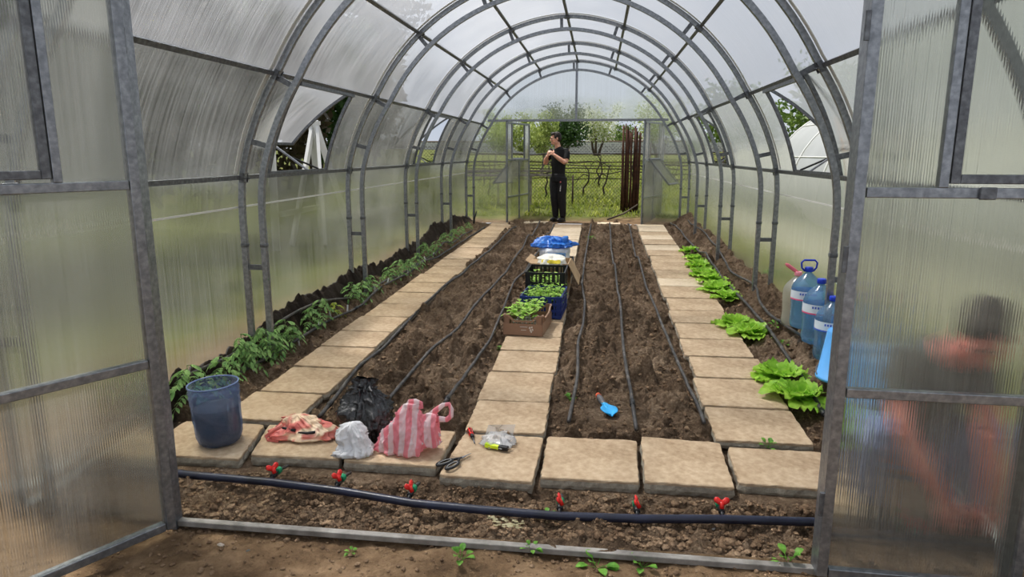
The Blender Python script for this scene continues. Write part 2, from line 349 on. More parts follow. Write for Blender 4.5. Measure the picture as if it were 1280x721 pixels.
VENTS = [(5.0, 6.12), (9.2, 10.32)]
TV0, TV1 = 7.4, 28.6
def skin(th0, th1, name, side, label, mat, vents=(), legs=False, dth=2.0):
    """curved twin-wall sheet between two arc angles; normals face inward"""
    ths = sorted(set(list(np.round(np.arange(th0, th1+1e-6, (th1-th0)/max(1, round((th1-th0)/dth))), 4)) + [TV0, TV1] if vents else list(np.linspace(th0, th1, max(2, int((th1-th0)/dth))))))
    ys = sorted(set([YF, YB]+ARCY+[v for ab in vents for v in ab]))
    yy = []
    for a, b in zip(ys[:-1], ys[1:]): yy += list(np.linspace(a, b, max(2, int((b-a)/.35)+1))[:-1])
    yy.append(YB)
    rows = []
    arc = 0; last = None
    if legs:
        for z in (-.25, .3, .7): rows.append(((rr(0)+.004)*side, z, z-ZC, -1))
    for t in ths:
        x, z = prof(t, .004); rows.append((abs(x)*side if name != 'ceiling' else x, z, R(t)*2.1, t))
    mb = MB(); uv = []
    for (x, z, v, t) in rows:
        for y in yy: mb.v.append((x, y, z)); uv.append((y, v))
    n = len(yy)
    for i in range(len(rows)-1):
        for j in range(n-1):
            ym = (yy[j]+yy[j+1])/2; tm = (rows[i][3]+rows[i+1][3])/2
            if rows[i][3] >= TV0-1e-3 and rows[i+1][3] <= TV1+1e-3 and any(a < ym < b for a, b in vents): continue
            q = (i*n+j, i*n+j+1, (i+1)*n+j+1, (i+1)*n+j)
            mb.f.append(q if (side < 0 and name != 'ceiling') else q[::-1])
    o = mb.build(name, mat, None, True, uv); tag(o, label, 'greenhouse wall' if name != 'ceiling' else 'roof', None, 'structure')
    return o
wl = skin(0, 28.6, 'wall_left', -1, 'ribbed polycarbonate side wall behind the tomato row', M_wallp, VENTS, True)
wr = skin(0, 28.6, 'wall_right', 1, 'ribbed polycarbonate side wall behind lettuces and water jugs', M_wallp, VENTS, True)
ce = skin(28.6, 151.4, 'ceiling', 1, 'arched translucent polycarbonate roof over the beds', M_roof)
# overlapped sheet edges on the side walls
for s, o in ((-1, wl), (1, wr)):
    mb = MB(); x = s*(rr(1)-.004)
    mb.bar((x, YF, 1.17), (x, YB, 1.17), .005, .012)
    mb.build('sheet_edge', M_seam, o)
# pale sheet joints just ahead of each arch
for y in ARCY[1:]:
    mb = MB(); P = [(prof(t, -.002)[0], y-.055, prof(t, -.002)[1]) for t in np.linspace(8, 172, 60)]
    sweep_rect(mb, P, .045, .004); mb.build('sheet_joint', M_seam, ce)

# vents
vn = 0
VL = {(-1, 0): 'open roof-side vent nearest the door above the tomatoes', (-1, 1): 'open vent deeper in, above the tomatoes', (1, 0): 'open vent above the water jugs', (1, 1): 'open vent deeper in, above the lettuces'}
for s in (-1, 1):
    for vi, (y0, y1) in enumerate(VENTS):
        vn += 1
        hx, hz = prof(TV1, .0); hx = abs(hx)*s
        win = empty('window_%d' % vn, (hx, y0, hz), 0, VL[(s, vi)], 'vent window', None, 'structure')
        # fixed frame
        fr = MB()
        for yb in (y0, y1):
            P = [(abs(prof(t, -.012)[0])*s-hx, yb-y0, prof(t, -.012)[1]-hz) for t in np.linspace(TV0, TV1, 14)]
            if s < 0: P = P[::-1]
            sweep_rect(fr, P, .03, .026)
        bx, bz = prof(TV0, -.012); tx, tz = prof(TV1, -.012)
        fr.bar((abs(bx)*s-hx, 0, bz-hz+.016), (abs(bx)*s-hx, y1-y0, bz-hz+.016), .026, .026)
        fr.bar((abs(tx)*s-hx, 0, tz-hz-.03), (abs(tx)*s-hx, y1-y0, tz-hz-.03), .026, .026)
        fr.build('frame', M_steel2, win)
        # opened sash, hinged on top
        A = R(28.5)*(1 if s > 0 else -1)
        def rotv(x, z):  # about the hinge line (y axis), swinging outward
            dx, dz = x-hx, z-hz; c, n_ = math.cos(A), math.sin(A)
            return (dx*c - dz*n_, dx*n_ + dz*c)
        mb = MB(); uv = []; ths = np.linspace(TV0+.6, TV1-.8, 12); yy = np.linspace(.015, y1-y0-.015, 6)
        for t in ths:
            px, pz = prof(t, .012); q = rotv(abs(px)*s, pz)
            for yv in yy: mb.v.append((q[0], yv, q[1])); uv.append((yv, R(t)*2.1))
        n = len(yy)
        for i in range(len(ths)-1):
            for j in range(n-1):
                q = (i*n+j, i*n+j+1, (i+1)*n+j+1, (i+1)*n+j); mb.f.append(q if s < 0 else q[::-1])
        sash = MB()
        for yv in (.02, y1-y0-.02):
            P = [(rotv(abs(prof(t, -.004)[0])*s, prof(t, -.004)[1])[0], yv, rotv(abs(prof(t, -.004)[0])*s, prof(t, -.004)[1])[1]) for t in ths]
            if s < 0: P = P[::-1]
            sweep_rect(sash, P, .026, .022)
        b0 = rotv(abs(prof(ths[0], 0)[0])*s, prof(ths[0], 0)[1]); t0 = rotv(abs(prof(ths[-1], 0)[0])*s, prof(ths[-1], 0)[1])
        sash.bar((b0[0], .02, b0[1]), (b0[0], y1-y0-.02, b0[1]), .026, .022); sash.bar((t0[0], .02, t0[1]), (t0[0], y1-y0-.02, t0[1]), .026, .022)
        so_ = sash.build('sash', M_steel2, win)
        mb.build('sash_pane', M_roof, so_, True, uv)
        ym = (y1-y0)*.62
        MB().bar((b0[0], ym, b0[1]), (abs(bx)*s-hx, ym+.04, bz-hz+.02), .012, .03, (0, 1, 0)).build('stay_arm', M_steel, win)
        MB().tube([(b0[0]*.6+(abs(bx)*s-hx)*.4, ym+.02, b0[1]*.6+(bz-hz)*.4), (abs(bx)*s-hx-s*.01, ym+.24, bz-hz+.03)], .008, 8).build('gas_strut', M_black, win)

# end walls
def end_wall(name, y, z_low, x0, x1, ztop, nsign, label, mat, frame_parts=True):
    root = empty(name, (0, y, zp(y)), 0, label, 'greenhouse wall', None, 'structure')
    def top(x):
        x = abs(x)
        ths = np.linspace(0, 90, 91); xs = [prof(t)[0] for t in ths]; zs = [prof(t)[1] for t in ths]
        return float(np.interp(x, xs[::-1], zs[::-1]))
    def sheet(xa, xb, za, nm):
        mb = MB(); uv = []; xs = np.linspace(xa, xb, max(3, int(abs(xb-xa)/.05)))
        for x in xs:
            for z in (za, top(x)): mb.v.append((x, 0, z-zp(y))); uv.append((x, z))
        for i in range(len(xs)-1):
            q = (2*i, 2*i+2, 2*i+3, 2*i+1); mb.f.append(q if nsign < 0 else q[::-1])
        mb.build(nm, mat, root, False, uv)
    sheet(-2.1, x0, z_low, 'side_panel'); sheet(x1, 2.1, z_low, 'side_panel')
    sheet(x0, -.012, ztop, 'top_panel'); sheet(-.012, x1, ztop, 'top_panel')
    f = M_steel
    MB().box(-1.66, 1.66, -.024, .024, ztop-zp(y)-.02, ztop-zp(y)+.022).build('lintel', f, root)
    for x in (x0, x1): MB().box(x-.011, x+.011, -.024, .024, z_low-zp(y), ztop-zp(y)).build('jamb', f, root)
    MB().box(-.032, .01, -.02, .02, ztop-zp(y), 3.18-zp(y)).build('centre_post', f, root)
    return root
XB0, XB1 = -1.30, 1.24
wb = end_wall('wall_back', YB+.02, -.02, XB0, XB1, 2.135, -1, 'polycarbonate end wall with the far doorway', M_back)
wf = end_wall('wall_front', YF-.02, -.02, -1.332, 1.278, 2.16, -1, 'polycarbonate front end wall around the open doorway', M_back)
sill = MB(); sill.bar((-1.32, YF-.02, .004), (1.29, YF-.02, -.010), .034, .026)
tag(bevel(sill.build('trim_1', pmat('weathered_sill', [(.3, S(96, 92, 86)), (.55, S(142, 138, 132)), (.75, S(176, 172, 164))], 9, .7, .2, .001, 60)), .004), 'weathered grey sill rail across the front doorway', 'door sill', None, 'structure')

# door leaves
def leaf(name, loc, rz, label, sash_open=None, H=2.13, W=1.27, mir=1, Z1=.72, Z2=1.42):
    d = empty(name, loc, rz, label, 'door', None, 'structure')
    t = .016; S0, S1 = .29, .96
    def fr(nm, x0, x1, z0, z1, par=d, m=M_steel, tt=t): return bevel(MB().box(x0, x1, -tt, tt, z0, z1).build(nm, m, par), .003)
    def pane(nm, x0, x1, z0, z1, par=d, yy=0.):
        mb = MB(); nx = 2
        mb.v = [(x0, yy, z0), (x1, yy, z0), (x1, yy, z1), (x0, yy, z1)]; mb.f = [(0, 1, 2, 3) if mir > 0 else (3, 2, 1, 0)]
        return mb.build(nm, M_door, par, False, [(v[0], v[2]) for v in mb.v])
    fr('stile', 0, .038, .0, H); fr('stile', W-.038, W, .0, H)
    fr('rail', .042, W-.042, .0, .034); fr('rail', .042, W-.042, Z1-.017, Z1+.017); fr('rail', .042, W-.042, Z2-.017, Z2+.017); fr('rail', .042, W-.042, H-.034, H)
    fr('mullion', W*.52, W*.52+.03, .034, Z2-.017)
    fr('window_jamb', S0-.03, S0, Z2+.017, H-.034); fr('window_jamb', S1, S1+.03, Z2+.017, H-.034)
    pane('lower_pane', .03, W-.03, .02, Z2)
    pane('side_pane', .03, S0-.02, Z2, H-.02); pane('side_pane', S1+.02, W-.03, Z2, H-.02)
    sa = empty('sash', (S0+.004, 0, Z2+.03)); sa.parent = d
    w_, h_ = S1-S0-.008, H-Z2-.075
    for nm, b in (('sash_bar', (0, .03, 0, h_)), ('sash_bar', (w_-.03, w_, 0, h_)), ('sash_bar', (.03, w_-.03, 0, .03)), ('sash_bar', (.03, w_-.03, h_-.03, h_))):
        fr(nm, *b, par=sa, m=M_steel2)
    pane('sash_pane', .02, w_-.02, .02, h_-.02, par=sa)
    if sash_open is not None: sa.rotation_euler = (sash_open, 0, 0)
    for z in (.25, 1.15, 1.9):
        MB().tube([(-.008, -.02, z), (-.008, -.02, z+.09)], .009, 8).build('hinge', M_steel2, d)
    bevel(MB().box(W*.3, W*.3+.05, -.03, -.015, Z2-.02, Z2+.02).build('latch', M_steel2, d), .004)
    return d
leaf('door_1', (-1.314, YF-.062, .01), R(-120), 'steel framed polycarbonate door leaf swung open beside blue cut jug')
leaf('door_2', (1.264, YF-.065, .0), R(-1.5), 'steel framed polycarbonate door leaf folded back before the crouching person')
leaf('door_3', (XB0-.01, YB+.06, .10), R(76), 'far door leaf standing open beside the man', sash_open=R(-140), mir=1, H=2.02, Z1=.61, Z2=1.31)
leaf('door_4', (XB1+.01, YB+.06, .10), R(69), 'far door leaf opened behind the end wall beside the rusty rods', sash_open=R(140), mir=-1, H=2.02, Z1=.61, Z2=1.31)

# ------------------------------------------------------------------ soil
def sstep(a, b, x): t = np.clip((np.asarray(x, float)-a)/(b-a), 0, 1); return t*t*(3-2*t)
def hbase(x, y):
    x = np.asarray(x, float); y = np.asarray(y, float)
    h = zp(y)-.05
    for a, b in ((-1.27, -.31), (.2, 1.07)):       # two tilled beds between the paths
        m = sstep(a, a+.22, x)*(1-sstep(b-.22, b, x)); h = h+.035*m
    h = h+.02*(1-sstep(-1.95, -1.72, x))+.02*sstep(1.62, 1.8, x)
    lz = .20+.05*np.sin(y*1.3)+.03*np.sin(y*3.7+1); h = h+lz*(1-sstep(-2.12, -1.9, x))**1.3
    h = h+(.19+.03*np.sin(y*2.1))*sstep(1.70, 2.10, x)
    fr_ = 1-sstep(2.86, 3.02, y)
    tren = -.022+.010*np.sin(x*3.1)+.022*sstep(2.72, 2.5, y)-.032*sstep(2.78, 2.95, y)
    h = h*(1-fr_)+tren*fr_
    return h
def hz(x, y): return float(hbase(np.array([x]), np.array([y]))[0])
xs = np.arange(-2.13, 2.131, .0115)
ys = [2.462]
while ys[-1] < 13.06: ys.append(ys[-1]+.0085+.0017*(ys[-1]-2.47))
ys = np.array(ys); X, Y = np.meshgrid(xs, ys)
H = hbase(X, Y) - .012 + .018*fbm(X*5, Y*5, 0, 4) + .010*fbm(X*22, Y*22, 2., 3)
def onpath(x, y): return ((-1.72 < x < -1.2) or (-.33 < x < .17) or (1.07 < x < 1.6)) and y > 2.98
def stamp(x, y, r, hgt, an):
    i0, i1 = np.searchsorted(xs, [x-r*1.5, x+r*1.5]); j0, j1 = np.searchsorted(ys, [y-r*1.5, y+r*1.5])
    if i1 <= i0 or j1 <= j0: return
    dx = X[j0:j1, i0:i1]-x; dy = Y[j0:j1, i0:i1]-y
    q = (dx*math.cos(an)+dy*math.sin(an))/1.3, (-dx*math.sin(an)+dy*math.cos(an))
    d = np.sqrt(q[0]**2+q[1]**2)/r; d = d*(1+.25*np.sin(np.arctan2(dy, dx)*3+an*5))
    b = np.clip(1-d**2.2, 0, 1)*hgt
    H[j0:j1, i0:i1] += b
for i in range(15000):
    x = RNG.uniform(-2.1, 2.1); y = 2.95+10*RNG.rand()**1.25
    if onpath(x, y): continue
    r = .012+.05*RNG.rand()**2.8; stamp(x, y, r, r*(.5+.5*RNG.rand()), RNG.rand()*6)
for i in range(3500):
    x = RNG.uniform(-2.1, 2.1); y = RNG.uniform(2.5, 3.0); r = .01+.02*RNG.rand()**2; stamp(x, y, r, r*.5, RNG.rand()*6)
for i in range(260):   # hollows
    x = RNG.uniform(-2.0, 2.0); y = RNG.uniform(3.1, 12.9)
    if onpath(x, y): continue
    stamp(x, y, .05+.06*RNG.rand(), -.02-.02*RNG.rand(), RNG.rand()*6)
H = np.where((Y > 3.0) & (((X > -1.73) & (X < -1.2)) | ((X > -.34) & (X < .17)) | ((X > 1.07) & (X < 1.6))), np.minimum(H, zp(Y)-.022), H)
H = np.where((Y > 2.9) & (Y < 3.5), np.minimum(H, zp(Y)-.055), H)
tw_ = np.exp(-(((X-.52)**2+(Y-3.84)**2)/.17**2)**2); H = H*(1-tw_)+(hbase(X, Y)+.006*fbm(X*9, Y*9, 5., 3))*tw_
nx, ny = len(xs), len(ys)
mb = MB(); mb.v = np.stack([X.ravel(), Y.ravel(), H.ravel()], 1).tolist()
idx = np.arange(nx*ny).reshape(ny, nx)
mb.f = np.stack([idx[:-1, :-1].ravel(), idx[:-1, 1:].ravel(), idx[1:, 1:].ravel(), idx[1:, :-1].ravel()], 1).tolist()
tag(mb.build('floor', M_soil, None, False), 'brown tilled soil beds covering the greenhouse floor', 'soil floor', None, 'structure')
def hs(x, y):   # built surface height
    i = min(max(np.searchsorted(xs, x), 1), nx-1); j = min(max(np.searchsorted(ys, y), 1), ny-1)
    return float(H[j-1:j+1, i-1:i+1].mean())
def hsmax(x, y, r=.03):
    i0, i1 = np.searchsorted(xs, [x-r, x+r]); j0, j1 = np.searchsorted(ys, [y-r, y+r])
    return float(H[j0:j1+1, i0:i1+1].max()) if i1 > i0 and j1 >= j0 else hs(x, y)
def gps(px, py, k=8):
    """point of the built bed surface seen at a photo pixel"""
    w = ray(px, py); x, y = gp(px, py)
    for i in range(k):
        z = hz(max(-2.08, min(2.08, x)), y); t = (z-CAM[2])/w[2]; x, y = .5*x+.5*(CAM[0]+w[0]*t), .5*y+.5*(w[1]*t)
    return x, y
# loose clods
ico = [(0, 0, 1)]+[(math.cos(a)*.9, math.sin(a)*.9, .3) for a in np.arange(0, 6.28, 1.2566)[:5]]+[(math.cos(a+.6)*.9, math.sin(a+.6)*.9, -.4) for a in np.arange(0, 6.28, 1.2566)[:5]]+[(0, 0, -1)]
icf = [(0, 1+k, 1+(k+1) % 5) for k in range(5)]+[(1+k, 6+k, 1+(k+1) % 5) for k in range(5)]+[(1+(k+1) % 5, 6+k, 6+(k+1) % 5) for k in range(5)]+[(11, 6+(k+1) % 5, 6+k) for k in range(5)]
mb = MB()
def clod(x, y, r, z):
    a = RNG.rand()*6; c, s_ = math.cos(a), math.sin(a); e = .7+.6*RNG.rand(3)
    P = []
    for p in ico:
        q = np.array(p)*e*r*(.8+.4*RNG.rand()); P.append((x+q[0]*c-q[1]*s_, y+q[0]*s_+q[1]*c, z+q[2]*.75))
    mb.add(P, icf)
n = 0
while n < 11000:
    x = RNG.uniform(-2.0, 2.05); y = 2.52+9.5*RNG.rand()**1.6
    if onpath(x, y) or (2.93 < y < 3.46): continue
    r = .004+.016*RNG.rand()**3; z_ = hs(x, y); clod(x, y, r, z_+r*.25); n += 1
for i in range(5200):
    x = RNG.uniform(-1.6, 2.0); y = RNG.uniform(2.52, 2.97); r = .003+.011*RNG.rand()**2.5; clod(x, y, r, hs(x, y)+r*.3)
tag(mb.build('soil_clods', M_clod, None, False), 'loose soil crumbs scattered over the greenhouse beds', 'soil', None, 'stuff')

# ------------------------------------------------------------------ ground outside
def zout(x, y):
    x = np.asarray(x, float); y = np.asarray(y, float)
    side = np.clip(.022*y-.05, -.05, .22)
    back = .235+.145*sstep(13.7, 14.4, y)+np.interp(y, [14.2, 18, 25, 33, 60], [0, .36, .76, .95, 1.06])
    yf = np.where(y < 2.49, -.028+.012*fbm(x*3, y*3)+.010*fbm(x*14, y*14)+.005*fbm(x*45, y*45, 1., 2), side)
    z = np.where(y < 13.06, yf, back)
    far = sstep(3.5, 14, np.abs(x)); return z+far*.4*sstep(2, 8, y)
def gxy(lo, hi, fine0, fine1, f, c):
    v = []; q = lo
    while q < hi:
        v.append(q); q += f if fine0 <= q < fine1 else c
    v.append(hi); return v
gx = sorted(set(np.round(gxy(-60, 60, -2.2, 2.2, .02, 1.1)+[-2.12, 2.12], 4)))
gy = sorted(set(np.round(gxy(-4, 70, 1.4, 2.47, .018, .5)+[2.47, 2.5, 13.04, 13.05], 4)))
GX, GY = np.meshgrid(gx, gy); GZ = zout(GX, GY)
mb = MB(); mb.v = np.stack([GX.ravel(), GY.ravel(), GZ.ravel()], 1).tolist(); n = len(gx)
for j in range(len(gy)-1):
    for i in range(n-1):
        cx, cy = (gx[i]+gx[i+1])/2, (gy[j]+gy[j+1])/2
        if abs(cx) < 2.115 and 2.495 < cy < 13.04: continue
        mb.f.append((j*n+i, j*n+i+1, (j+1)*n+i+1, (j+1)*n+i))
m, nt, out = newmat('outdoor_ground'); L = nt.links.new; co = objco(nt); b = nt.nodes.new('ShaderNodeBsdfPrincipled'); b.inputs['Roughness'].default_value = .95; b.inputs['Specular IOR Level'].default_value = .1
sp = nt.nodes.new('ShaderNodeSeparateXYZ'); L(co, sp.inputs[0])
gr = ramp(nt, [(.3, S(66, 76, 38)), (.55, S(98, 104, 54)), (.75, S(136, 132, 78))]); L(noise(nt, co, 1.4, 6, .65).outputs['Fac'], gr.inputs['Fac'])
di = ramp(nt, [(.3, S(70, 55, 41)), (.48, S(108, 87, 65)), (.68, S(146, 121, 94))]); L(noise(nt, co, 5., 9, .72).outputs['Fac'], di.inputs['Fac'])
def mth(op, a=None, b_=None, va=None, vb=None):
    q = nt.nodes.new('ShaderNodeMath'); q.operation = op
    if a is not None: L(a, q.inputs[0])
    if b_ is not None: L(b_, q.inputs[1])
    if va is not None: q.inputs[0].default_value = va
    if vb is not None: q.inputs[1].default_value = vb
    return q.outputs[0]
def mrange(v, a, b_):
    q = nt.nodes.new('ShaderNodeMapRange'); q.inputs['From Min'].default_value = a; q.inputs['From Max'].default_value = b_; L(v, q.inputs['Value']); return q.outputs[0]
wob = mth('MULTIPLY', noise(nt, co, .9, 4).outputs['Fac'], None, None, 1.6)
ax = mth('ABSOLUTE', sp.outputs[0])
gside = mth('MULTIPLY', mth('MAXIMUM', mrange(mth('ADD', mth('MULTIPLY', sp.outputs[0], None, None, -1.), wob), 3.3, 4.2), mrange(mth('ADD', sp.outputs[0], wob), 3.0, 4.0)), mrange(sp.outputs[1], 2.6, 4.0))
gback = mrange(mth('ADD', sp.outputs[1], wob), 14.2, 14.9)
fac = mth('MAXIMUM', gside, gback)
mxx = nt.nodes.new('ShaderNodeMix'); mxx.data_type = 'RGBA'; L(fac, mxx.inputs[0]); L(di.outputs[0], mxx.inputs[6]); L(gr.outputs[0], mxx.inputs[7]); L(mxx.outputs[2], b.inputs['Base Color'])
bp = nt.nodes.new('ShaderNodeBump'); bp.inputs['Distance'].default_value = .012; L(noise(nt, co, 40, 6, .7).outputs['Fac'], bp.inputs['Height']); L(bp.outputs[0], b.inputs['Normal']); L(b.outputs[0], out.inputs['Surface'])
tag(mb.build('ground', m, None, True), 'bare dirt in front and grassy ground rising behind', 'ground', None, 'structure')
def zg(x, y): return float(zout(np.array([x]), np.array([y]))[0])
mb = MB()
for i in range(2600):
    x = RNG.uniform(-2., 2.); y = 2.46-1.0*RNG.rand()**1.5; r = .003+.010*RNG.rand()**3; clod(x, y, r, zg(x, y)+r*.3)
tag(mb.build('dirt_crumbs', M_clod, None, False), 'loose dirt crumbs on the bare ground before the sill', 'dirt', None, 'stuff')
# grass blades beyond the far doorway
mb = MB()
for i in range(16000):
    y = 13.9+14*RNG.rand()**1.7; x = RNG.uniform(-4.5, 4.5)*(1+.03*(y-14))
    hgt = .05+.09*RNG.rand(); a = RNG.rand()*6.28; wd = .008+.012*RNG.rand()
    if y < 14.35 and RNG.rand() < .6: continue
    z = zg(x, y)-.01; lx, ly = math.cos(a)*hgt*.4, math.sin(a)*hgt*.4
    dx, dy = -math.sin(a)*wd, math.cos(a)*wd
    mb.add([(x-dx, y-dy, z), (x+dx, y+dy, z), (x+lx+dx*.6, y+ly+dy*.6, z+hgt*.7), (x+lx*1.6, y+ly*1.6, z+hgt)], [(0, 1, 2, 3)])
tag(mb.build('grass', M_grass, None), 'long yellow-green grass beyond the far doorway', 'grass', None, 'stuff')

# ------------------------------------------------------------------ paving slabs
ORD = ['first', 'second', 'third', 'fourth', 'fifth', 'sixth', 'seventh', 'eighth', 'ninth', 'tenth', 'eleventh', 'twelfth', 'thirteenth', 'fourteenth', 'fifteenth', 'sixteenth', 'seventeenth', 'eighteenth', 'nineteenth', 'twentieth', 'twenty-first', 'twenty-second']
def slab(cs, label, group, mat, dz=0., th=.05, tilt=(0, 0)):
    cx = sum(c[0] for c in cs)/4; cy = sum(c[1] for c in cs)/4; cz = zp(cy)+dz
    o = []
    N = 14
    for i in range(4):
        a, b_ = np.array(cs[i]), np.array(cs[(i+1) % 4])
        for k in range(N):
            t = k/N; p = a+(b_-a)*t
            nrm = np.array([(b_-a)[1], -(b_-a)[0]]); nrm /= np.linalg.norm(nrm)
            j = (RNG.rand()-.6)*.007 - (.005 if k == 0 else 0)
            p = p+nrm*j + ((np.array([cx, cy])-p)*.008 if k == 0 else 0)
            o.append(p)
    def z(p): return zp(p[1])-cz+dz+tilt[0]*(p[0]-cx)+tilt[1]*(p[1]-cy)
    R_ = []
    for ins, dzz, jit in ((.004, -th, .010), (-.003, -th*.6, .008), (.001, -.014, .007), (.0035, -.004, .003), (.0075, .0, .002)):
        ring = []
        for p in o:
            v = np.array([cx, cy])-p; v /= np.linalg.norm(v)
            q = p+v*(ins+RNG.rand()*jit); ring.append((q[0]-cx, q[1]-cy, z(q)+dzz))
        R_.append(ring)
    mb = MB().rings(R_)
    ob = mb.build('paving_slab', mat); ob.data.materials.append(M_side); nn_ = len(o)
    for i_ in range(nn_*2): ob.data.polygons[i_].material_index = 1
    ob.location = (cx, cy, cz)
    return tag(ob, label, 'paving slab', group)
FR = dict(A=[(-1.88, 2.99), (-1.325, 2.99), (-1.40, 3.41), (-1.88, 3.4)], B=[(-1.30, 3.04), (-.825, 3.05), (-.875, 3.44), (-1.385, 3.41)], C=[(-.81, 3.035), (-.325, 3.03), (-.315, 3.45), (-.855, 3.44)],
          D=[(-.305, 2.955), (.155, 2.94), (.165, 3.44), (-.275, 3.43)], E=[(.18, 2.98), (.648, 2.985), (.66, 3.45), (.178, 3.44)], F=[(.665, 2.985), (1.08, 2.98), (1.09, 3.47), (.675, 3.49)], G=[(1.10, 3.04), (1.58, 3.03), (1.60, 3.43), (1.115, 3.43)])
FL = dict(A='carrying the blue cut jug', B='carrying the crumpled red and cream bag', C='carrying the pink striped bag', D='carrying the scissors and screwdriver',
          E='empty, just past the scissors slab', F='empty, chipped thick edge above the wide red valve', G='empty, beside the open door post')
for k, (q, cs) in enumerate(FR.items()):
    slab(cs, 'worn concrete slab in the front row ' + FL[q], 'concrete slabs of the front row', M_slab, dz=[.0, 0, 0, -.004, 0, .004, -.004][k], th=.060, tilt=(RNG.normal(0, .008), RNG.normal(0, .006)))
def lerp(a, b, t): return a+(b-a)*t
def path_row(ylist, xa, xb, where, group, m1, m2, dz=0.):
    n = len(ylist)-1
    for i in range(n):
        y0, y1 = ylist[i], ylist[i+1]; t0 = (y0-3.4)/9.5; t1 = (y1-3.4)/9.5
        j = RNG.normal(0, .008)
        cs = [(lerp(*xa, t0)+j, y0+.008), (lerp(*xb, t0)+j, y0+.008), (lerp(*xb, t1)+j, y1-.006), (lerp(*xa, t1)+j, y1-.006)]
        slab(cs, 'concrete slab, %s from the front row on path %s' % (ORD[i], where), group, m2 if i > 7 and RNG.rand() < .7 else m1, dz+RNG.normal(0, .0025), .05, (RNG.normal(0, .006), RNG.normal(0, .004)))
def ylist(head, step=.495, end=13.0):
    v = list(head)
    while v[-1]+step < end: v.append(v[-1]+step+RNG.normal(0, .012))
    return v
path_row(ylist([3.46, 3.90, 4.38, 4.86, 5.29]), (-1.71, -1.52), (-1.255, -1.12), 'beside the tomatoes', 'slabs of the path beside the tomatoes', M_slab, M_slab)
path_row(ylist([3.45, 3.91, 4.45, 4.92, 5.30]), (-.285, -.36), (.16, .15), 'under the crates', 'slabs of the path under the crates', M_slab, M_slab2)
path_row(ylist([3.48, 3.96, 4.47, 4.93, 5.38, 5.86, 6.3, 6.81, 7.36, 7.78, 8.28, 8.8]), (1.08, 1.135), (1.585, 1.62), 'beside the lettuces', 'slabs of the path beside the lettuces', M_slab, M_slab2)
slab([(-1.05, 12.72), (-.5, 12.74), (-.5, 13.0), (-1.05, 13.0)], 'small pale slab lying across the bed end by the man', None, M_slab2, .0)
slab([(.42, 12.74), (.85, 12.74), (.85, 12.98), (.42, 12.98)], 'small pale slab across the bed end below the rods', None, M_slab2, .0)

# ------------------------------------------------------------------ drip pipes
def drip(pts, label, r=.0115, dz=-.03, extra=None, head=None):
    P = []
    for (px, py) in pts:
        x, y = gps(px, py); P.append((min(2.03, max(-2.03, x)), y))
    # dense resample with a slight wander
    Q = []
    for (a, b_) in zip(P[:-1], P[1:]):
        n = max(2, int(math.hypot(b_[0]-a[0], b_[1]-a[1])/.08))
        for k in range(n): Q.append((lerp(a[0], b_[0], k/n), lerp(a[1], b_[1], k/n)))
    Q.append(P[-1]); xs_ = np.array([q[0] for q in Q]); ys_ = np.array([q[1] for q in Q])
    ker = np.array([.06, .24, .4, .24, .06]); pad = np.pad(xs_, 2, mode='reflect', reflect_type='odd'); xs_ = np.convolve(pad, ker, 'valid')
    zs = np.array([hsmax(x, y, .02) for x, y in zip(xs_, ys_)])
    zs = np.array([zs[max(0, i-2):i+3].max() for i in range(len(zs))]); zs = np.convolve(np.pad(zs, 3, mode='edge'), np.ones(7)/7, 'valid')+r*.7
    pts3 = [(x, y, z) for x, y, z in zip(xs_, ys_, zs)]
    root = empty('drip_pipe', pts3[0], 0, label, 'drip pipe', 'black drip pipes on the beds')
    pts3r = [tuple(np.array(p)-np.array(pts3[0])) for p in pts3]
    MB().tube(pts3r, r, 8).build('pipe', M_hose, root, True)
    if head:
        k = head; a = Vector(pts3r[k]); d = (Vector(pts3r[k+1])-a).normalized()
        MB().tube([a-d*.035, a-d*.033, a+d*.033, a+d*.035], [.0135, .0165, .0165, .0135], 10).build('coupling', M_black, root, True)
    return pts3
drip([(219, 487.5), (300, 446), (332, 422), (380, 406), (440, 377.5), (480, 361), (520, 338), (560, 310), (590, 290)], 'black drip pipe running among the tomato seedlings', dz=0.0)
drip([(240, 516), (290, 485), (345, 450), (400, 415), (450, 387.5), (499, 356), (525, 337), (552.6, 320.6), (606.4, 283.7)], 'black drip pipe between the tomatoes and their path', .0118, head=30)
LA = drip([(400, 529), (407, 520), (440, 480), (485, 431), (526, 388), (569.4, 354), (613, 317), (645, 285)], 'black drip pipe in bed, nearest the tomato path', .0125, head=3)
drip([(485, 513), (509, 480), (559, 428), (600, 384), (633, 344), (660, 304), (675, 282)], 'black drip pipe along middle of the bed by tomato path', head=None)
drip([(557, 535), (581, 480), (613, 431.5), (630, 388), (643, 357.6), (657, 344), (672, 318), (685, 297), (693, 284)], 'black drip pipe passing close beside the crates', head=1)
drip([(710.5, 543), (722, 480), (722, 441.5), (729, 411), (731, 384), (727, 361), (732, 324), (739, 282)], 'black drip pipe nearest the crate path, past the trowel side')
drip([(795, 545), (788, 499), (783, 480), (779, 441.5), (776, 401), (771, 361), (764, 320.6), (762, 280)], 'black drip pipe down the middle of the trowel bed', head=4)
drip([(879, 550), (870, 516), (855, 479), (851.6, 475), (841.5, 451.6), (825, 408), (808, 364), (794.5, 324), (785, 280)], 'black drip pipe in trowel bed nearest the lettuce path')
drip([(1031, 533), (1023, 526), (1017, 507.5), (979, 450), (961, 426), (941, 398), (919, 374), (863, 309), (850, 294), (838, 281)], 'black drip pipe running under the lettuce heads', .0125, dz=0., head=1)
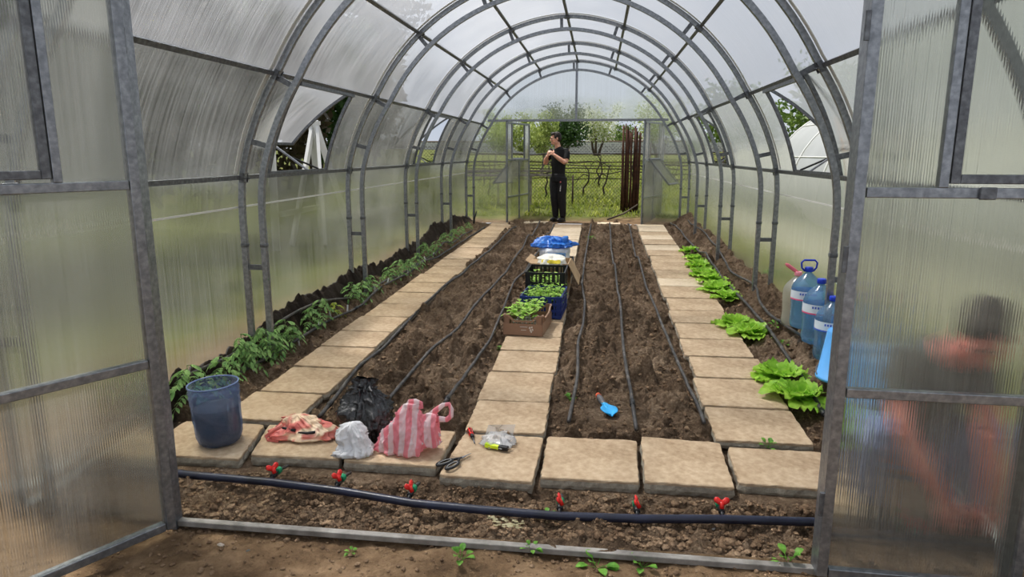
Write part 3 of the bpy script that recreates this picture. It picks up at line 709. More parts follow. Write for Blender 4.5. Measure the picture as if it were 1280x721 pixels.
drip([(1040, 466), (1018, 445), (988, 426), (961, 404.6), (947, 384.4), (945.7, 366), (910.5, 347.5), (902, 324), (890, 305.5), (860, 278.6)], 'black drip pipe winding between lettuces and water jugs', .0118, dz=0., head=12)

# main pipe and valves
MP = [(-1.75, 2.85, .035), (-1.49, 2.82, .035), (-1.06, 2.80, .034), (-.70, 2.76, .032), (-.36, 2.70, .03), (-.05, 2.68, .03), (.29, 2.67, .03), (.63, 2.69, .03), (.97, 2.73, .03), (1.36, 2.755, .03), (1.75, 2.765, .03), (2.05, 2.77, .03)]
mp = empty('supply_pipe', MP[0], 0, 'thick navy supply pipe lying along the trench behind the sill', 'water pipe')
pts = []
for a, b_ in zip(MP[:-1], MP[1:]):
    for k in range(5): pts.append(tuple(lerp(np.array(a), np.array(b_), k/5)-np.array(MP[0])))
pts.append(tuple(np.array(MP[-1])-np.array(MP[0])))
MB().tube(pts, .0185, 14).build('pipe', M_main, mp, True)
def py(x): return float(np.interp(x, [p[0] for p in MP], [p[1] for p in MP]))
VAL = [(-1.08, 'below the crumpled red and cream bag', -.5), (-.745, 'below the gap beside white bag', -.35), (-.385, 'below the pink striped bag', -.25), (.29, 'below the slab past the scissors', -.05), (.62, 'below the gap left of the wide red valve', -.12), (.98, 'turned sideways, below the thick chipped slab', 1.45), (1.73, 'seen through the door behind the hand', .5)]
for i, (x, lab, rz) in enumerate(VAL):
    if i == 4: lab = 'below a gap between two empty slabs'
    y = py(x); v = empty('pipe_valve', (x, y, .03), 0, 'small red handled valve ' + lab, 'valve', 'red valves along the supply pipe')
    MB().tube([(0, .0, .0), (0, .045, .012), (0, .10, .012)], .0085, 8).build('connector', M_black, v, True)
    MB().tube([(0, .035, .012), (0, .037, .012), (0, .072, .012), (0, .074, .012)], [.01, .014, .014, .01], 10).build('valve_body', M_black, v, True)
    MB().tube([(0, .085, .014), (0, .088, .014), (0, .11, .014), (0, .115, .014)], [.012, .0175, .0175, .012], 12).build('lock_nut', M_green, v, True)
    h = MB(); 
    for t in (-1, 1):
        h.tube([(0, 0, .0), (t*.010, 0, .006), (t*.021, 0, .014), (t*.028, 0, .018)], [.010, .0115, .0125, .006], 10, sx=.5, upv=(0, 0, 1))
    h.tube([(0, 0, -.02), (0, 0, .006)], .009, 8)
    ho = h.build('handle', M_red, v, True); ho.location = (0, .05, .045); ho.rotation_euler = (R(-25), R(0), rz+PI/2*(0 if i == 5 else 1)-(1.45 if i == 5 else 0)); ho.scale = (1.1,)*3
    tx, ty = x+(.02 if i < 6 else 0), y+.42
    MB().tube([(0, .11, .014), (0, .16, .0), (.0, .2, -.01)], .0085, 8).build('outlet_pipe', M_hose, v, True)

# ------------------------------------------------------------------ plants
def frame_from(d, upv=Vector((0, 0, 1))):
    d = d.normalized(); x = d.cross(upv)
    if x.length < 1e-3: x = Vector((1, 0, 0))
    x.normalize(); return x, x.cross(d).normalized()
def leaflet(mb, base, d, L_, W_, droop=.3, curl=.2):
    x, u = frame_from(d); P = []
    for s, wv in ((0, .05), (.3, .8), (.6, 1.), (.85, .55), (1, .05)):
        c = base+d*L_*s-Vector((0, 0, 1))*droop*L_*s*s
        P += [c-x*W_*wv*.5+u*curl*W_*wv*.5, c, c+x*W_*wv*.5+u*curl*W_*wv*.5]
    mb.add(P, [(3*i+k, 3*i+k+1, 3*i+k+4, 3*i+k+3) for i in range(4) for k in (0, 1)])
def tomato(hgt, nleaf, name='tomato_seedling', yellow=False, rnd=None, ls=1.):
    r = random.Random(rnd); o = empty(name); st = MB(); fo = MB()
    lean = Vector((r.uniform(-.12, .12), r.uniform(-.12, .12), 0))
    sp_ = [Vector((0, 0, -.02))+lean*hgt*(t*t)+Vector((0, 0, hgt*t)) for t in (0, .25, .5, .75, 1)]
    st.tube(sp_, [.0045, .004, .0035, .003, .0018], 6)
    for i in range(nleaf):
        t = .3+.68*i/max(1, nleaf-1); b = Vector((0, 0, -.02))+lean*hgt*t*t+Vector((0, 0, hgt*t)); a = i*2.4+r.uniform(-.4, .4)
        ln = ls*(.075+.07*math.sin(PI*min(1, t*1.05)))*r.uniform(.85, 1.15); el = r.uniform(.3, .8)
        d = Vector((math.cos(a)*math.cos(el), math.sin(a)*math.cos(el), math.sin(el)))
        pts_ = [b+d*ln*s-Vector((0, 0, 1))*ln*.75*s*s for s in (0, .25, .5, .75, 1)]
        st.tube(pts_, [.0022, .002, .0018, .0014, .001], 5)
        for k, s in enumerate((.3, .48, .66, .84)):
            c = b+d*ln*s-Vector((0, 0, 1))*ln*.75*s*s; tg = (d-Vector((0, 0, 1.5*s))).normalized()
            for sg in (-1, 1):
                x, u = frame_from(tg); ld = (tg*.55+x*sg).normalized(); leaflet(fo, c, ld, ls*.040*r.uniform(.7, 1.2)*(1-.08*k), ls*.019, .55)
        leaflet(fo, pts_[-1], (d-Vector((0, 0, 1.4))).normalized(), ls*.048, ls*.024, .3)
    st.build('stem', M_stem, o, True); fo.build('foliage', M_tomy if yellow else M_tom, o, False)
    return o
TOM = [((225, 500), .26), ((243, 484), .15), ((262, 470), .24), ((275, 488), .13), ((290, 452), .25), ((304, 470), .22), ((312, 445), .27), ((330, 438), .24), ((336, 448), .2), ((356, 432), .25), ((363, 437), .2), ((386, 413), .22), ((400, 408), .24), ((420, 398), .17), ((440, 380), .2), ((452, 376), .22), ((465, 370), .23), ((484, 356), .22), ((497, 350), .24), ((509, 343), .23), ((521, 336), .23), ((533, 326), .22), ((545, 317), .21), ((556, 308), .22), ((566, 301), .2), ((576, 294), .18), ((586, 287), .16)]
protos = [tomato(.26, 12, rnd=1), tomato(.22, 11, rnd=2), tomato(.2, 8, rnd=3, yellow=True), tomato(.24, 12, rnd=4)]
TL = ['tall green tomato seedling', 'bushy green tomato seedling', 'small yellowish tomato seedling', 'spreading green tomato seedling']
used = [False]*4
TOM = sorted([(q, h_, j in (1, 3, 13)) for j, (q, h_) in enumerate(TOM)], key=lambda t: gps(*t[0])[1])
for i, ((px, py_), hgt, yel) in enumerate(TOM):
    k = 2 if yel else [0, 1, 3][i % 3]
    x, y = gps(px, py_); x = min(max(x, -1.94), -1.78); z = hs(x, y)
    lab = '%s, %s from the front in the row along the wall' % (TL[k], ORD[i] if i < 22 else ORD[i-22].replace('first', 'twenty-third').replace('second', 'twenty-fourth').replace('third', 'twenty-fifth') if i < 25 else ['last but one', 'last'][i-25])
    if not used[k]: o = protos[k]; used[k] = True; o.location = (x, y, z); o.scale = (hgt/.23,)*3
    else: o = dup(protos[k], (x, y, z), RNG.rand()*6, None, hgt/.23)
    tag(o, lab, 'tomato seedling', 'tomato seedlings along the side wall')
tagp = MB().box(-.007, .007, -.001, .001, -.03, .05).build('plant_tag', M_white)
TG = [(276, 480), (308, 461), (339, 442), (366, 426), (391, 411), (407, 402), (428, 388), (449, 377), (463, 370), (479, 361), (491, 351), (505, 344), (527, 330), (537, 322)]
for i, q in enumerate(TG):
    x, y = gps(*q); o = tagp if i == 0 else tagp.copy()
    if i: COL.objects.link(o)
    x += .05; o.location = (x, y, hs(x, y)+.03); o.rotation_euler = (RNG.uniform(-.4, .1), RNG.uniform(-.4, .4), RNG.uniform(-.5, .5))
    tag(o, 'white plastic plant tag, %s from the front among the tomato seedlings' % ORD[i], 'plant tag', 'white tags among the tomato seedlings')

def lettuce_mesh(seed, n=22, size=.15):
    r = random.Random(seed); mb = MB()
    for i in range(n):
        t = i/n; a = i*2.399+r.uniform(-.3, .3); el = R(16+62*t)*r.uniform(.8, 1.1); ln = size*(1.05-.5*t)*r.uniform(.85, 1.15); wd = ln*(.85+.2*r.random())
        d = Vector((math.cos(a), math.sin(a), 0)); x = Vector((-math.sin(a), math.cos(a), 0)); ph = r.uniform(0, 6); NS, NT = 8, 9; b = len(mb.v); 
        for s_ in range(NS):
            s = s_/(NS-1)
            rad = ln*s*math.cos(el)+.01; zz = ln*s*math.sin(el)*1.0+.01-.25*ln*s*s*math.cos(el)+.04*ln
            w_ = wd*(.18+.82*math.sin(min(1, s*1.12)*PI*.62))*(1 if s < .9 else .82)
            for t_ in range(NT):
                q = (t_/(NT-1))*2-1; e = abs(q)**1.5*s
                ruf = ln*.10*math.sin(q*7+ph+s*3)*e + ln*.07*math.sin(q*13+ph*2+s*9)*max(e, s**4*.8)
                cup = .25*wd*q*q*(1-s*.6)
                p = d*(rad-ruf*.3)+x*(q*w_*.5)+Vector((0, 0, max(.003, zz+cup*.6+ruf)))
                mb.v.append(tuple(p))
        for s_ in range(NS-1):
            for t_ in range(NT-1): mb.f.append((b+s_*NT+t_, b+s_*NT+t_+1, b+(s_+1)*NT+t_+1, b+(s_+1)*NT+t_))
    return mb
LE = [((996, 512), .17), ((975, 485), .165), ((936, 428), .15), ((918, 416), .14), ((908, 380), .135), ((896, 371), .15), ((888, 361), .14), ((880, 352), .15), ((874, 341), .14), ((867, 331), .12), ((862, 321), .13)]
LLB = ['bright lettuce head nearest the open door post', 'bright lettuce head second from the door, pushed against the nearest', 'pale lettuce head third from the door beside the drip pipe', 'pale lettuce head fourth from the door overlapping the slab edge',
       'lettuce head fifth from door, front of the long clump', 'lettuce head sixth from the door in the long clump', 'lettuce head seventh from the door in the long clump', 'lettuce head eighth from the door in the long clump', 'lettuce head ninth from the door behind the clump middle', 'small lettuce head tenth from the door', 'far lettuce head last in the row beside the path']
lp = [lettuce_mesh(s).build('lettuce', M_let, None, True) for s in (1, 2, 3)]
for i, ((px, py_), sz) in enumerate([(q, z_*1.18) for q, z_ in LE]):
    x, y = gps(px, py_-2)
    o = lp[i] if i < 3 else lp[i % 3].copy()
    if i >= 3: COL.objects.link(o)
    o.location = (x, y, max(hs(x, y), zp(y)-.02)); o.scale = (sz/.15,)*3; o.rotation_euler = (0, 0, RNG.rand()*6)
    tag(o, LLB[i], 'lettuce', 'lettuces beside the slab path')
# weeds
def weed_mesh(seed, n=7, L_=.05):
    r = random.Random(seed); mb = MB()
    for i in range(n):
        a = i*2.4+r.random(); el = r.uniform(.3, 1.1); d = Vector((math.cos(a)*math.cos(el), math.sin(a)*math.cos(el), math.sin(el)))
        b = Vector((0, 0, .0)); m_ = b+d*L_*.6; mb.tube([b, m_], .0012, 4); leaflet(mb, m_, d, L_*r.uniform(.7, 1.1), L_*.55, .4)
    return mb
wp = [weed_mesh(s).build('weed', M_weed) for s in (5, 6)]
WD = [((577, 703), 1.0, 'low weed below the sill beneath the scissors'), ((746, 703), 1.3, 'broad leaved weed below the sill near the first straight valve'), ((803, 702), 1.1, 'small weed below the sill under valve between the empty slabs'), ((664, 691), .7, 'tiny weed touching the sill near its middle'), ((985, 706), 1.2, 'leafy weed against the sill end by the door post'),
      ((440, 690), .5, 'tiny weed in the dirt below the third valve'), ((960, 555), .9, 'small weed in the slab joint by the door post'), ((968, 366), 2.2, 'leafy weed at the wall beside the white plastic scrap'), ((713, 492), 1.0, 'small weed at the front of the trowel bed'), ((635, 428), 1.3, 'small weed at the corner of the brown crate'), ((968, 420), 1.0, 'weed between drip pipes near the fourth lettuce'), ((978, 435), 1.1, 'weed between the two drip pipes beside the jugs'),
      ((683, 650), .8, 'small weed just behind the supply pipe'), ((738, 300), 1.4, 'small weed far along the trowel bed')]
for i, (q, s, lab) in enumerate(WD):
    front = q[1] > 640
    x, y = gp(*q, **(dict(z0=-.02, s=0) if front else {})); z = zg(x, y) if y < 2.46 else max(hs(x, y), -9)
    if 'slab joint' in lab: z = zp(y)-.02
    o = wp[i] if i < 2 else wp[i % 2].copy()
    if i >= 2: COL.objects.link(o)
    o.location = (x, y, z); o.scale = (s,)*3; o.rotation_euler = (0, 0, RNG.rand()*6); tag(o, lab, 'weed', 'small weeds in the dirt')

# ------------------------------------------------------------------ things at the front
def spin(o, x, y, z, rz=0): o.location = (x, y, z); o.rotation_euler = (0, 0, rz); return o
# cut blue water jug
M_bluejug = filmmat('blue_jug_plastic', [(.3, S(168, 194, 240)), (.7, S(188, 208, 246))], .80, .10, trl=.4)
M_dark = pmat('dark_compost', [(.3, S(18, 17, 18)), (.7, S(44, 42, 42))], 20, .8, 0, .008, 50)
jx, jy = -1.53, 3.17; jz = zp(jy)
jug = empty('cut_jug', (jx, jy, jz), 0, 'cut-off blue water jug half filled with dark soil on slab', 'jug')
pr = [(.02, .004), (.09, .0), (.112, .012), (.126, .05), (.128, .1)]
for i in range(22): pr.append((.128+.006*(i/22), .105+i*.0065))
pr += [(.135, .262), (.139, .268), (.135, .275), (.135, .29), (.14, .297), (.135, .304), (.136, .33)]
sw = lambda a, z: (1+.022*max(-.2, math.sin(5*a+z*62))**3*(1 if .08 < z < .26 else 0)) - (.06*max(0, math.cos(5*a))**6 if z < .03 else 0)
MB().lathe(pr, n=72, cap1=False, mod=sw).build('shell', M_bluejug, jug, True)
mb = MB().lathe([(.02, .01), (.085, .008), (.105, .02), (.118, .06), (.119, .2), (.117, .205), (.06, .215), (.01, .21)], n=40, mod=lambda a, z: 1+.0*a)
mb.build('soil_fill', M_dark, jug, True)
MB().lathe([(.134, .328), (.139, .330), (.139, .334), (.134, .336), (.131, .332)], n=48, cap0=False, cap1=False).build('cut_rim', flat('jug_rim', (110, 128, 170), .4), jug, True)
jug.rotation_euler = (0, R(-2.5), .3); jug.scale = (.92, .92, .98)

# shopping bags ---------------------------------------------------
def bag_rings(levels, n=40, crk=.012, seed=0, freq=9):
    R_ = []
    for (z, cx, cy, rx, ry) in levels:
        ring = []
        for k in range(n):
            a = 2*PI*k/n; c = math.cos(a); s = math.sin(a); p = 3.0
            q = 1/((abs(c)**p+abs(s)**p)**(1/p))
            x, y = cx+rx*c*q, cy+ry*s*q
            d = float(vnoise(np.array([x*freq*2.2+seed]), np.array([y*freq*2.2]), z*freq*.8)[0])
            d2 = float(vnoise(np.array([a*5+seed*3]), np.array([z*6.]), 2.)[0])
            v1 = float(vnoise(np.array([c*4.2+seed*5]), np.array([s*4.2+z*9]), z*16.)[0]); v2 = float(vnoise(np.array([c*9+seed*2]), np.array([s*9-z*20]), z*30.)[0])
            f = 1+(crk*(d+d2*1.3+1.5*((1-abs(v1))**4-.3)+.8*((1-abs(v2))**3-.3)))/max(rx, .03)
            ring.append((cx+(x-cx)*f, cy+(y-cy)*f, max(.002, z+crk*.4*d*(1 if z > .02 else 0))))
        R_.append(ring)
    return R_
def dense(levels, m=4):
    m = m*2
    A = np.array(levels, float)
    t = np.linspace(0, len(A)-1, (len(A)-1)*m+1)
    return [tuple(np.interp(q, range(len(A)), A[:, c]) for c in range(5)) for q in t]
# pink striped carrier bag
m_, nt, out = newmat('pink_striped_film'); 
M_pink = filmmat('pink_striped_film', [(.30, S(255, 164, 176)), (.42, S(255, 176, 186)), (.58, S(255, 240, 242)), (.7, S(255, 242, 244))], .2, .22, trl=.35, stripe=('X', 5.2, 2.2), bump=.004)
bx_, by_ = -.49, 3.15
bag = empty('carrier_bag', (bx_, by_, zp(by_)), R(-4), 'pink and white striped carrier bag with upright handles', 'plastic bag')
lv = [(.003, -.065, 0, .095, .045), (.02, -.065, 0, .108, .055), (.07, -.05, 0, .105, .055), (.13, -.03, .005, .09, .05), (.19, -.012, .01, .06, .035), (.24, .0, .01, .034, .02), (.268, .008, .01, .02, .013)]
mb = MB().rings(bag_rings(dense(lv), 96, .018, 3, 12), True, True)
lv2 = [(.03, .07, .05, .04, .035), (.045, .075, .05, .058, .045), (.1, .068, .05, .062, .045), (.15, .065, .05, .06, .04), (.185, .085, .05, .04, .022), (.21, .108, .05, .022, .013)]
mb.rings(bag_rings(dense(lv2), 96, .015, 5, 14), True, True)
body = mb.build('bag_body', M_pink, bag, True); fuse(body, .005, 1, .4)
hd = MB(); hd.tube([(-.012, .01, .25), (.0, .01, .275), (.03, .008, .282), (.06, .006, .272), (.062, .006, .255), (.035, .008, .247), (.005, .01, .25), (-.005, .01, .235)], [.016, .014, .012, .012, .013, .013, .014, .014], 8, sx=.4)
hd.build('handle', M_pink, bag, True)
hd = MB(); hd.tube([(.09, .05, .19), (.12, .05, .222), (.16, .05, .255), (.19, .05, .262), (.203, .05, .235), (.2, .05, .20), (.178, .05, .178), (.14, .05, .178), (.1, .05, .17)], [.018, .015, .012, .012, .012, .013, .014, .016, .018], 8, sx=.4)
hd.build('handle', M_pink, bag, True)
it = MB(); it.ell((-.07, -.005, .045), (.07, .03, .035)); it.ell((.07, .05, .07), (.04, .025, .03)); it.ell((-.03, .0, .09), (.04, .025, .03))
it.build('contents', pmat('bag_contents', [(.3, S(120, 30, 36)), (.5, S(190, 120, 100)), (.7, S(70, 90, 60))], 30, .6), bag, True)
# black rubbish bag
M_blackbag = pmat('black_film', [(.3, S(7, 7, 9)), (.7, S(16, 16, 20))], 6, .2, 0, .012, 22, spec=.8)
bx_, by_ = -.765, 3.30
bag = empty('rubbish_bag', (bx_, by_, zp(by_)), 0, 'shiny black plastic bag slumped behind the white bag', 'plastic bag')
lv = [(.003, 0, 0, .10, .075), (.03, 0, 0, .125, .095), (.1, 0, 0, .13, .1), (.16, -.005, 0, .125, .09), (.21, -.015, .01, .105, .07), (.25, -.02, .01, .075, .045), (.285, -.02, .01, .05, .028)]
mb = MB().rings(bag_rings(dense(lv, 5), 112, .017, 9, 11), True, True); o = mb.build('bag_body', M_blackbag, bag, True)
tf = MB(); lv = [(.25, -.02, .01, .06, .035), (.28, -.02, .01, .05, .03), (.31, -.015, .01, .06, .02), (.335, -.01, .01, .05, .012)]
tf.rings(bag_rings(dense(lv, 4), 80, .02, 4, 18), True, False); tf.build('bag_neck', M_blackbag, bag, True)
# white bag
M_whitebag = filmmat('white_film', [(.3, S(250, 250, 252)), (.7, S(255, 255, 255))], .04, .25, trl=.25, bump=.006)
bx_, by_ = -.775, 3.12
bag = empty('white_bag', (bx_, by_, zp(by_)), R(8), 'crumpled white plastic bag in front of the black one', 'plastic bag')
lv = [(.002, .005, -.02, .07, .04), (.015, .0, -.02, .078, .05), (.05, .0, 0, .07, .045), (.09, -.01, .0, .066, .045), (.13, -.015, 0, .058, .04), (.155, -.015, 0, .035, .025), (.165, -.015, 0, .01, .01)]
MB().rings(bag_rings(dense(lv, 5), 96, .013, 2, 14), True, True).build('bag_body', M_whitebag, bag, True)
lv = [(.002, -.01, -.045, .07, .02), (.02, -.01, -.045, .075, .025), (.035, -.005, -.04, .05, .02), (.045, 0, -.04, .02, .01)]
MB().rings(bag_rings(dense(lv, 4), 80, .012, 7, 20), True, True).build('bag_skirt', M_whitebag, bag, True)
# crumpled red/cream bag
M_redbag = pmat('red_cream_film', [(.36, S(204, 100, 92)), (.45, S(222, 128, 114)), (.5, S(240, 208, 174)), (.62, S(246, 222, 190)), (.68, S(220, 128, 114))], 9, .4, 0, .004, 30, detail=1)
bx_, by_ = -1.115, 3.27
bag = empty('crumpled_bag', (bx_, by_, zp(by_)), R(3), 'crumpled red and cream checked plastic bag lying flat', 'plastic bag')
lv = [(.002, 0, 0, .165, .06), (.015, .0, 0, .178, .075), (.05, .0, .01, .15, .065), (.08, -.005, .015, .10, .05), (.105, -.02, .02, .055, .03), (.12, -.03, .02, .02, .012)]
o = MB().rings(bag_rings(dense(lv, 6), 144, .02, 12, 16), True, True).build('bag_body', M_redbag, bag, True)
hd = MB(); hd.tube([(-.10, -.02, .07), (-.15, -.04, .045), (-.185, -.05, .02), (-.17, -.06, .008), (-.11, -.065, .006)], [.018, .012, .01, .01, .012], 8, sx=.5); hd.build('handle', M_redbag, bag, True)
hd = MB(); hd.tube([(.1, .0, .05), (.15, .0, .05), (.19, .0, .03), (.205, .0, .008)], [.03, .024, .016, .006], 8); hd.build('knotted_end', M_redbag, bag, True)
st_ = MB().tube([(-.15, -.01, .05), (-.09, -.03, .062), (-.02, -.055, .062)], .008, 6).tube([(.0, -.062, .052), (.05, -.068, .054), (.09, -.06, .058)], .008, 6)
st_.build('dark_stick', M_black, bag, True)['label'] = 'dark strip showing in the folds'

# screwdriver
x0, y0 = gp(587, 540); x1, y1 = gp(595, 560); sz_ = zp(3.2)
sc = empty('screwdriver', (x0, y0, zp(y0)), math.atan2(y1-y0, x1-x0), 'red and black handled screwdriver on the scissors slab', 'screwdriver')
MB().tube([(-.005, 0, .014), (0, 0, .014), (.03, 0, .014), (.06, 0, .014), (.075, 0, .014)], [.009, .014, .0155, .014, .010], 12).build('grip', M_red, sc, True)
MB().tube([(.07, 0, .014), (.078, 0, .014), (.092, 0, .013), (.1, 0, .012)], [.010, .0115, .011, .006], 12).build('collar', M_black, sc, True)
MB().tube([(.098, 0, .012), (.16, 0, .005)], .0032, 8).build('blade', M_steel, sc, True)
for k in range(3):
    a = .6+k*1.0; MB().tube([(.008, math.cos(a)*.0145, .014+math.sin(a)*.0145), (.062, math.cos(a)*.0142, .014+math.sin(a)*.0142)], .003, 6).build('grip_stripe', M_black, sc, True)
# scissors
x0, y0 = gp(557, 584); x1, y1 = gp(588, 567)
so2 = empty('scissors', (x0, y0, zp(y0)+.003), math.atan2(y1-y0, x1-x0)-.05, 'open-handled black scissors lying at the slab edge', 'scissors')
for s in (-1, 1):
    c = (.02, s*.026); pts_ = [(c[0]+.047*math.cos(a)*1.0, c[1]+.019*math.sin(a)-s*.005*math.cos(a), .008) for a in np.linspace(0, 2*PI, 25)]
    mb = MB().tube(pts_, .006, 8, cap=False); mb.tube([(.062, s*.02, .008), (.085, s*.008, .009), (.10, -s*.002, .009)], [.006, .007, .006], 8)
    mb.build('handle', M_black, so2, True)
    mb = MB(); z = .006+.0015*(s > 0)
    mb.add([(.095, -s*.008, z), (.105, s*.007, z), (.165, s*.003-s*.002, z), (.178, -s*.003, z)]+[(.095, -s*.008, z+.0018), (.105, s*.007, z+.0018), (.165, s*.001, z+.0018), (.178, -s*.003, z+.0018)], [(0, 1, 2, 3), (7, 6, 5, 4), (0, 4, 5, 1), (1, 5, 6, 2), (2, 6, 7, 3), (3, 7, 4, 0)])
    mb.build('blade', M_steel, so2)
MB().lathe([(.002, 0), (.005, .001), (.005, .004), (.002, .005)], (.108, 0, .009), 12).build('pivot', M_steel2, so2, True)
for s in (-1, 1):
    c = (.02, s*.026); MB().tube([(c[0]+.038*math.cos(a), c[1]+.0125*math.sin(a)-s*.004*math.cos(a), .0125) for a in np.linspace(0, 2*PI, 25)], .0022, 6, cap=False).build('grip_lining', flat('scissor_grey', (150, 150, 148), .6), so2, True)
so2.scale = (1, 1, 1)
# clear bag with a knife
x0, y0 = gp(622, 556)
zb = empty('clear_bag', (x0, y0, zp(y0)), R(-3), 'clear plastic bag holding black fittings on the slab', 'plastic bag')
M_clear = filmmat('clear_film', [(.3, S(244, 244, 244)), (.7, S(254, 254, 255))], .5, .10, trl=.3, bump=.004)
lv = [(.002, 0, 0, .068, .045), (.012, 0, 0, .082, .058), (.03, 0, .01, .07, .05), (.045, .0, .02, .055, .035), (.058, .0, .025, .03, .02)]
MB().rings(bag_rings(dense(lv, 5), 112, .012, 31, 22), True, True).build('film', M_clear, zb, True)
mb = MB()
mb.add([(-.075, .03, .03), (-.06, .055, .085), (-.05, .06, .03), (.07, .055, .03), (.085, .06, .095), (.045, .07, .05)], [(0, 1, 2), (3, 4, 5), (2, 1, 5), (5, 4, 1)])
mb.build('open_mouth', M_clear, zb, True)
f_ = MB(); f_.ell((.025, .02, .02), (.018, .014, .012)); f_.ell((.05, .01, .018), (.016, .013, .011)); f_.tube([(.02, .015, .02), (.05, .012, .02)], .01, 8)
f_.build('fittings', flat('dark_blue_fittings', (52, 58, 78), .4), zb, True)
kn = empty('utility_knife', (x0-.03, y0-.045, zp(y0)+.012), R(-14), 'yellow-green utility knife with black end in front of clear bag', 'knife')
bevel(MB().box(-.03, .05, -.013, .013, -.008, .012).build('handle', flat('neon_yellow', (214, 240, 40), .4), kn), .005)
bevel(MB().box(.045, .098, -.0135, .0135, -.009, .013).build('end_grip', M_black, kn), .005)
for k in range(5): MB().box(-.028+k*.006, -.025+k*.006, -.014, .014, .009, .0135).build('ridge', flat('neon_yellow2', (196, 224, 30), .4), kn)
# trowel
x0, y0 = gps(748, 500); x1, y1 = gps(766, 525)
tr = empty('garden_trowel', (x0, y0, hs(x0, y0)-.012), math.atan2(y1-y0, x1-x0), 'blue garden trowel with grey and orange handle on the soil', 'trowel')
MB().tube([(0, 0, .022), (.02, 0, .021), (.06, 0, .02), (.095, 0, .019), (.1, 0, .019)], [.010, .0145, .0135, .013, .009], 12).build('grip', flat('grey_rubber', (104, 102, 104), .6), tr, True)
MB().tube([(-.016, 0, .022), (-.012, 0, .022), (.002, 0, .022)], [.006, .0125, .0135], 12).build('end_cap', flat('orange_cap', (232, 96, 52), .5), tr, True)
bl = MB(); NS = 10
for i in range(NS+1):
    s = i/NS; xx = .09+.135*s; u_ = min(1, max(0, (s-.15)/.45)); wd = .014+.025*u_*u_*(3-2*u_); wd *= 1 if s < .6 else math.sqrt(max(.015, 1-((s-.6)/.41)**2))
    for j in range(9):
        q = j/4-1; bl.v.append((xx, q*wd,   .020+.014*min(1, s*2)*(q*q)-.006*s+.004))
for i in range(NS):
    for j in range(8): bl.f.append((i*9+j, i*9+j+1, (i+1)*9+j+1, (i+1)*9+j))
o = bl.build('blade', flat('trowel_blue', (40, 168, 232), .35), tr, True); md = o.modifiers.new('solid', 'SOLIDIFY'); md.thickness = .003
MB().tube([(.085, 0, .019), (.1, 0, .02), (.13, 0, .02), (.16, 0, .016)], [.012, .0125, .010, .004], 10).build('socket', flat('trowel_blue2', (52, 176, 236), .35), tr, True)
tr.scale = (1.3,)*3; tr.rotation_euler = (0, R(3), tr.rotation_euler[2])
# scraps
def scrap(name, px, py_, lab, cat, mat, s, kw={}):
    x, y = gp(px, py_, **kw); mb = MB().rings(bag_rings(dense([(.002, 0, 0, s, s*.6), (s*.25, 0, 0, s*.95, s*.55), (s*.5, 0, 0, s*.5, s*.3)], 3), 16, s*.15, px, 30), True, True)
    o = mb.build(name, mat, None, True); o.location = (x, y, (zg(x, y) if y < 2.47 else hsmax(x, y, .02))-.004); o.rotation_euler = (0, 0, RNG.rand()*3); tag(o, lab, cat); return o
scrap('plastic_scrap', 958, 371, 'white plastic scrap lying by the arch leg near jugs', 'scrap', M_white, .042)
FG = dict(kw=dict(z0=-.02, s=0))
scrap('stone', 276, 682, 'pale stone in the dirt below the sill', 'stone', flat('pale_stone', (170, 160, 148), .8), .016, dict(z0=-.02, s=0))
scrap('stone', 684, 635, 'small white pebble just behind supply pipe', 'stone', flat('white_stone', (206, 200, 190), .8), .01, dict(z0=-.0, s=0))
scrap('stone', 310, 690, 'dark grey stone beside the pale stone below sill', 'stone', flat('dark_stone', (84, 88, 84), .8), .012, dict(z0=-.02, s=0))
scrap('stone', 892, 658, 'grey pebble between supply pipe and sill', 'stone', flat('grey_stone', (150, 146, 140), .8), .011, dict(z0=-.0, s=0))
mb = MB()
for i in range(46):
    x, y = gp(632+RNG.uniform(-22, 22), 657+RNG.uniform(-11, 11), z0=0, s=0); r = .006+.01*RNG.rand(); z = hsmax(x, y, .02)+.003; a = RNG.rand()*6
    P = [(x+r*math.cos(a+k*1.57), y+r*.7*math.sin(a+k*1.57), z+RNG.uniform(0, .008)) for k in range(4)]; mb.add(P, [(0, 1, 2, 3)])
tag(mb.build('dry_leaves', leafmat('dry_leaf', (150, 140, 104), (206, 198, 160), 20), None), 'dry pale leaf litter against the sill', 'leaf litter', None, 'stuff')

